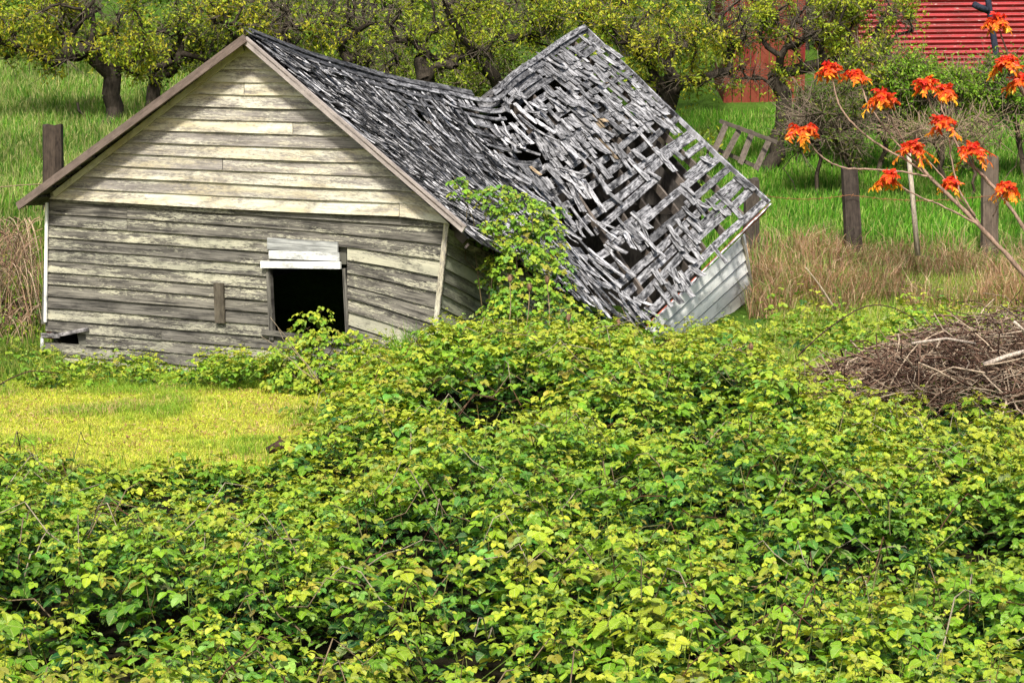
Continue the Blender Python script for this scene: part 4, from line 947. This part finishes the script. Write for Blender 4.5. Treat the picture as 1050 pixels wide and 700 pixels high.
# ------------------------------------------------------------------ fence posts, stake, wire, pallet
def post(px, ytop, ybot, w_px, Y, label, col=(.30, .25, .22), lean=0., group='old wooden fence posts'):
    a_ = at(px, ytop, Y); b_ = at(px+lean, ybot, Y); gz = float(G(b_[0], Y)); b_[2] = min(b_[2], gz)-.15
    w_ = w_px/F*Y/2; mb = MB(); r_ = random.Random(int(px))
    n = 9; s = np.linspace(0, 1, n); P = b_+(a_-b_)*s[:, None]; sides = 10; V = []; U = []
    for i in range(n):
        for k in range(sides):
            an = k*2*math.pi/sides; rr = w_*(1.0+.10*math.sin(3*an+px)+.05*math.sin(7*an))*(1.06-.08*s[i])*(1+r_.uniform(-.03, .03)); V.append(P[i]+np.array([math.cos(an)*rr, math.sin(an)*rr, 0 if i < n-1 else r_.uniform(-.03, .04)])); U.append((s[i]*1.5, an*.1, px*.1))
    V.append(P[-1]-np.array([0, 0, .01])); U.append((1.5, 0, px*.1))
    a = np.arange(n-1)[:, None]*sides; k = np.arange(sides)[None]; k2 = (k+1) % sides; q = np.stack([a+k, a+k2, a+sides+k2, a+sides+k], -1).reshape(-1, 4)
    k = np.arange(sides); t = np.stack([(n-1)*sides+k, (n-1)*sides+(k+1) % sides, np.full(sides, n*sides)], 1)
    mb.add(np.array(V), q, t, col, np.array(U)); return tag(mb.build('fence_post', M_brownwood, None), label, 'fence post', group)
post(55, 128, 190, 21, 32, 'thick dark fence post rising behind the left rake of the shed', (.32, .27, .24))
post(771, 184, 268, 16, 34, 'fence post right behind the far corner of the collapsed roof', (.34, .32, .31))
post(871, 172, 262, 17, 34, 'dark leaning fence post standing alone below the tangled shrub', (.28, .25, .24), 6)
post(1015, 160, 238, 17, 34, 'weathered fence post behind the branches of the orange leaved sapling', (.62, .55, .5))
mb = MB(); mb.tube([at(941, 262, 32.5), at(936, 205, 32.5), at(931, 152, 32.5)], [.05, .045, .04], (.42, .36, .28), 6); tag(mb.build('stake', M_stem, None, True), 'thin pale wooden stake leaning between the fence posts', 'stake')
for pts, lab in (([(779, 200), (800, 203), (825, 204.5), (850, 203), (871, 200), (905, 204), (940, 206), (980, 204.5), (1015, 201), (1060, 205), (1110, 200)], 'rusty fence wire running between the posts right of the shed'),):
    mb = MB(); mb.tube([at(x, y, 33.8) for x, y in pts], .006, (.25, .12, .06), 4)
    for x in range(786, 1060, 11):
        y = np.interp(x, [p_[0] for p_ in pts], [p_[1] for p_ in pts]); c_ = at(x, y, 33.8); mb.tube([c_+np.array([-.02, 0, -.03]), c_+np.array([.02, 0, .03])], .005, (.36, .16, .06), 3)
    tag(mb.build('barbed_wire', M_stem), lab, 'wire')
mb = MB(); mb.tube([at(x, y, 32) for x, y in ((-40, 196), (20, 190), (56, 188))], .008, (.3, .22, .14), 4); tag(mb.build('barbed_wire', M_stem), 'fence wire reaching the thick post left of the shed', 'wire')
# pallet leaning at the tree
pc = at(762, 150, 39); pal = empty('wooden_pallet', (pc[0], 39, float(G(pc[0], 39))), 'grey broken pallet frame leaning in the grass under the fruit trees', 'pallet')
def lboard(name, x0, y0, x1, y1, w_, Y=39, dy=0., c_=1.):
    mb = MB(); a_, b_ = at(x0, y0, Y+dy+.4), at(x1, y1, Y+dy-.4); d = nrm(b_-a_); s_ = nrm(np.cross(d, (0, 1, 0))); mb.strip(np.array([a_, (a_+b_)/2, b_]), s_*w_/F*Y/2, np.array([0, .05, 0]), (c_, c_*.95, c_*.9)); mb.build(name, M_brownwood, pal)
for x0, y0, x1, y1 in ((745, 127, 733, 154), (760, 130, 743, 162), (772, 134, 759, 168), (790, 141, 775, 174)): lboard('slat', x0, y0, x1, y1, 6, c_=.62)
for x0, y0, x1, y1 in ((738, 124, 797, 146), (728, 150, 778, 172)): lboard('rail', x0, y0, x1, y1, 4, dy=.06, c_=.42)

# ------------------------------------------------------------------ brush pile
pc = at(1000, 380, 20.6); gz = float(G(pc[0], pc[1])); MBk = MB(); MBk2 = MB()
def pile_h(x, y): 
    px = 525+F*x/y
    h_ = float(np.interp(px, [800, 840, 880, 915, 960, 1000, 1040, 1100], [.12, .40, .56, .80, .96, 1.06, 1.12, 1.05]))
    return h_*max(0., 1-((y-20.5)/1.5)**2)**.6
for i in range(4000):
    px = random.uniform(802, 1120)
    y = random.uniform(19.1, 21.9); x = (px-525)/F*y; h_ = pile_h(x, y)
    if h_ < .05: continue
    z = gz+h_*random.uniform(.35, 1.04); L = random.uniform(.15, .75); a_ = random.gauss(0, 1.2)+(math.pi if random.random() < .5 else 0); el = random.gauss(0, .42)-.1*(px < 900)
    d = np.array([math.cos(a_)*math.cos(el), math.sin(a_)*math.cos(el), math.sin(el)]); c_ = np.array([x, y, z]); bnd = rng.normal(0, .08*L, 3)
    P = [c_-d*L/2, c_-d*L/6+bnd, c_+d*L/6+bnd*.9, c_+d*L/2]; r0 = random.choice([.003, .004, .005, .007, .010])
    cc = random.choice([(.34, .27, .2), (.17, .10, .07), (.25, .16, .11), (.33, .24, .17), (.12, .07, .05), (.46, .36, .26), (.06, .035, .025), (.09, .05, .035)])
    MBk.tube(P, [r0, r0, r0*.8, r0*.5], cc, 4)
pile = empty('brush_pile', (pc[0], pc[1], gz), 'heap of brown cut twigs and sticks at the right edge', 'brush pile')
MBk.build('twigs', M_stem, pile)
for pts, r0 in ((((1009, 374), (1030, 366), (1062, 357)), .028), (((1040, 330), (1049, 338), (1052, 352)), .016), (((935, 352), (970, 347), (1000, 352)), .016)):
    mb = MB(); mb.tube([at(x, y, 19.3+.1*i) for i, (x, y) in enumerate(pts)], [r0, r0*.9, r0*.8], (.55, .46, .38), 6); mb.build('thick_branch', M_stem, pile, True)
# single long canes and dry stalks
def stalk(name, label, cat, pts, Y, r0, col, group=None, dy=0):
    mb = MB(); P = np.array([at(x, y, Y+dy*i) for i, (x, y) in enumerate(pts)]); n = len(P)
    t = np.linspace(0, n-1, 14); Q = hermite(np.arange(n, dtype=float), P, t) if n > 2 else P; mb.tube(Q, np.linspace(r0, r0*.5, len(Q)), col, 5)
    return tag(mb.build(name, M_stem, None, True), label, cat, group)
stalk('arching_cane', 'long dark bramble cane arching over the grass left of the brush pile', 'cane', ((818, 365), (845, 340), (880, 317), (905, 313), (930, 322), (955, 342)), 20.8, .008, (.07, .025, .04))
stalk('dead_branch', 'pale dead branch lying slanted in the straw grass', 'branch', ((857, 318), (840, 292), (826, 274)), 27, .018, (.42, .34, .24))
stalk('arching_cane', 'short dark cane curving up left of the lawn edge', 'cane', ((0, 394), (15, 386), (35, 380), (60, 383)), 22.3, .009, (.07, .035, .035))
mb = MB(); mb.tube([at(274, 462, 17.6), at(287, 456, 17.6), at(300, 459, 17.6), at(312, 452, 17.7)], [.035, .05, .04, .025], (.06, .035, .03), 7); mb.tube([at(290, 456, 17.6), at(286, 447, 17.6)], [.02, .012], (.06, .035, .03), 5)
tag(mb.build('rotten_log', M_bark, None, True), 'small dark rotten log at the edge of the lawn', 'log')
def teasel(px, ytop, ybot, Y, label):
    g_ = 'dry teasel stalks in front of the shed'; b_ = at(px+random.uniform(-5, 5), ybot, Y); a_ = at(px, ytop, Y)
    root = empty('teasel', b_, label, 'teasel', g_); mb = MB(); mb.tube([b_, (a_+b_)/2+np.array([.01, 0, 0]), a_], [.006, .005, .004], (.36, .26, .16), 4); mb.build('stalk', M_stem, root)
    mb = MB(); s = np.linspace(0, 1, 7); P = a_+np.array([0, 0, 1.])*(s*.09)[:, None]; mb.tube(P, .004+.022*np.sin(s*math.pi)**.7, (.22, .13, .08), 8)
    for i in range(60):
        an = random.uniform(0, 6.28); f = random.random(); c_ = a_+np.array([0, 0, f*.09]); d = np.array([math.cos(an), math.sin(an), .5]); r_ = .004+.022*math.sin(f*3.14)**.7; mb.tube([c_+d*r_*.8, c_+d*(r_+.014)], [.0015, .0006], (.3, .2, .12), 3)
    mb.build('seed_head', M_stem, root)
for a_ in ((523, 290, 335, 21.2, 'dry teasel under the climbing bramble, left of a pair'), (543, 299, 340, 21.2, 'dry teasel under the climbing bramble, right of a pair'), (561, 291, 340, 21.3, 'dry teasel in front of the vine, nearest the sagging eave'),
           (634, 335, 365, 21.0, 'dark dry teasel just below the lowest point of the roof'), (770, 360, 385, 20.4, 'dry teasel below the pale far wall'), (583, 330, 372, 20.8, 'dry teasel poking from the brambles left of the lowest roof point')): teasel(*a_)
# dried bramble tangle left of the shed
rt = at(18, 350, 27); rt[2] = float(G(rt[0], 27)); dt = empty('dried_bush', rt, 'tangle of dead tan bramble canes left of the shed', 'bush')
mb = MB(); lm_ = MB()
for i in range(900):
    c_ = at(random.uniform(-45, 44), random.uniform(222, 340), 27+random.uniform(-.7, .7)); L = random.uniform(.3, .9); a_ = random.uniform(0, 6.28); s = np.linspace(0, 1, 5)
    P = c_+np.stack([math.cos(a_)*L*s*.6, math.sin(a_)*L*s*.5, -L*s*s*.9], -1)
    px_, _ = proj(P)
    if px_.max() > 47: continue
    mb.tube(P, np.linspace(.007, .003, 5), random.choice([(.38, .27, .17), (.3, .19, .12), (.45, .34, .24), (.2, .12, .08)]), 3)
mb.build('canes', M_stem, dt)
leafblob(lm_, [(15, 320, 27, 34, 40, 220), (5, 280, 27.3, 30, 30, 50), (20, 350, 26.5, 24, 20, 90)], .06, True, -.15); lm_.build('foliage', M_leaf, dt)
lm_ = MB()

# ------------------------------------------------------------------ sapling with orange red leaf clusters
TY = 17.; tb = at(1128, 450, TY); tb[2] = float(G(tb[0], TY))
sap = empty('sapling', tb, 'bare stemmed sapling with red and orange leaf tufts at the right edge', 'sapling')
def curve(pts, r0, r1, Ys=None, nm='branch'):
    mb = MB(); n = len(pts); P = np.array([at(x, y, TY+(0 if Ys is None else np.interp(i, [0, n-1], Ys))) for i, (x, y) in enumerate(pts)])
    Q = hermite(np.arange(n, dtype=float), P, np.linspace(0, n-1, 6*n)); Q[1:-1] += rng.normal(0, .0025, Q[1:-1].shape); mb.tube(Q, np.linspace(r0, r1, len(Q))*.82*(1+.12*np.sin(np.arange(len(Q))*1.7)), (.34, .23, .17), 7); mb.build(nm, M_stem, sap, True)
mb = MB(); P0 = tb-np.array([0, 0, .1])
curve([(1135, 470), (1105, 350), (1052, 284), (1006, 234), (970, 198), (950, 178), (938, 158)], .034, .014, None, 'trunk')
curve([(1105, 350), (1070, 270), (1040, 219), (1012, 184), (990, 163), (976, 138)], .026, .011, (0, .25))
curve([(1006, 232), (968, 212), (945, 203), (924, 191), (914, 180)], .012, .007, (0, -.2))
curve([(957, 184), (930, 165), (896, 145), (868, 120), (858, 100), (853, 80)], .014, .008, (0, .15))
curve([(952, 181), (925, 176), (896, 174), (861, 171), (840, 158), (830, 146)], .011, .008, (0, -.25))
curve([(945, 172), (924, 152), (905, 128), (889, 104), (882, 84)], .010, .007, (0, .3))
curve([(930, 150), (918, 130), (908, 112), (904, 102)], .008, .006, (.1, -.1))
curve([(1000, 222), (984, 195), (975, 160), (974, 130)], .012, .007, (0, .1))
curve([(976, 140), (966, 112), (966, 95)], .008, .006, (.1, .3)); curve([(974, 130), (955, 108), (950, 90)], .008, .006, (.1, 0))
curve([(1015, 190), (1000, 172), (996, 158)], .008, .006, (.2, .1)); curve([(1018, 222), (1026, 205), (1031, 194)], .007, .005, (0, -.2)); curve([(985, 212), (978, 198), (975, 188)], .007, .005, (0, .1)); curve([(1005, 230), (1030, 238), (975, 192), (946, 160)][:1]+[(985, 205), (962, 176), (946, 160)], .010, .007, (0, .2))
curve([(1110, 250), (1075, 150), (1050, 95), (1035, 60), (1024, 28)], .018, .008, (.3, 0)); curve([(1075, 150), (1060, 110), (1048, 84)], .009, .006, (.2, -.1)); curve([(1058, 112), (1040, 82), (1031, 68)], .009, .006, (.1, -.1))
curve([(1105, 350), (1108, 300), (1110, 250)], .024, .018, (0, .3))
def tuft(px, py, r_px, Y):
    mb = MB(); c = at(px, py+4, Y); r_ = r_px/F*Y*1.25
    for wh in range(19):                       # compound leaves spreading from the tip
        az = wh*2.4+random.uniform(-.3, .3); el = random.uniform(-.45, 1.45); L = r_*random.uniform(.45, .95); s = np.linspace(0, 1, 6)
        dr = np.array([math.cos(az)*math.cos(el), math.sin(az)*math.cos(el), math.sin(el)])
        P = c+dr*(L*s)[:, None]+np.array([0, 0, -1.])*(L*.6*s*s)[:, None]
        mb.tube(P, np.linspace(.004, .002, 6), (.5, .08, .03), 3)
        m = 16; f = np.linspace(.15, 1, m); O = np.stack([np.interp(f, s, P[:, i]) for i in range(3)], -1)
        side = np.array([-math.sin(az), math.cos(az), 0])*np.where(np.arange(m) % 2, 1, -1)[:, None]; D = nrm(side*.7+np.array([0, 0, -.75])+dr*.6+randdir(m)*.55)
        Nn = nrm(np.array([math.cos(az), math.sin(az), .6])+randdir(m)*.3)
        hgt = (O[:, 2]-c[2])/r_+rng.normal(0, .22, m); k = np.clip(.30-hgt*1.0, 0, 1)[:, None]
        Cc = np.where(k < .5, np.array([.75, .035, .02])*(1-2*k)+np.array([.85, .17, .015])*2*k, np.array([.85, .17, .015])*(2-2*k)+np.array([.78, .48, .02])*(2*k-1))
        leaves(mb, O, D, Nn, rng.uniform(.032, .066, m), rng.uniform(.018, .03, m), Cc*rng.uniform(.75, 1.15, (m, 1)))
    mb.build('leaf_cluster', M_red, sap)
for a_ in ((822, 129, 19, 16.75), (850, 68, 15, 17.15), (877, 74, 14, 17.3), (903, 95, 17, 16.9), (950, 83, 17, 17.), (969, 89, 13, 17.3), (966, 122, 20, 17.1), (937, 148, 21, 17.), (911, 177, 16, 16.8), (998, 150, 20, 17.1), (975, 183, 11, 17.1), (1033, 188, 15, 16.8), (1022, 16, 16, 17.), (1032, 60, 18, 16.9), (1047, 78, 17, 16.9)): tuft(*a_)
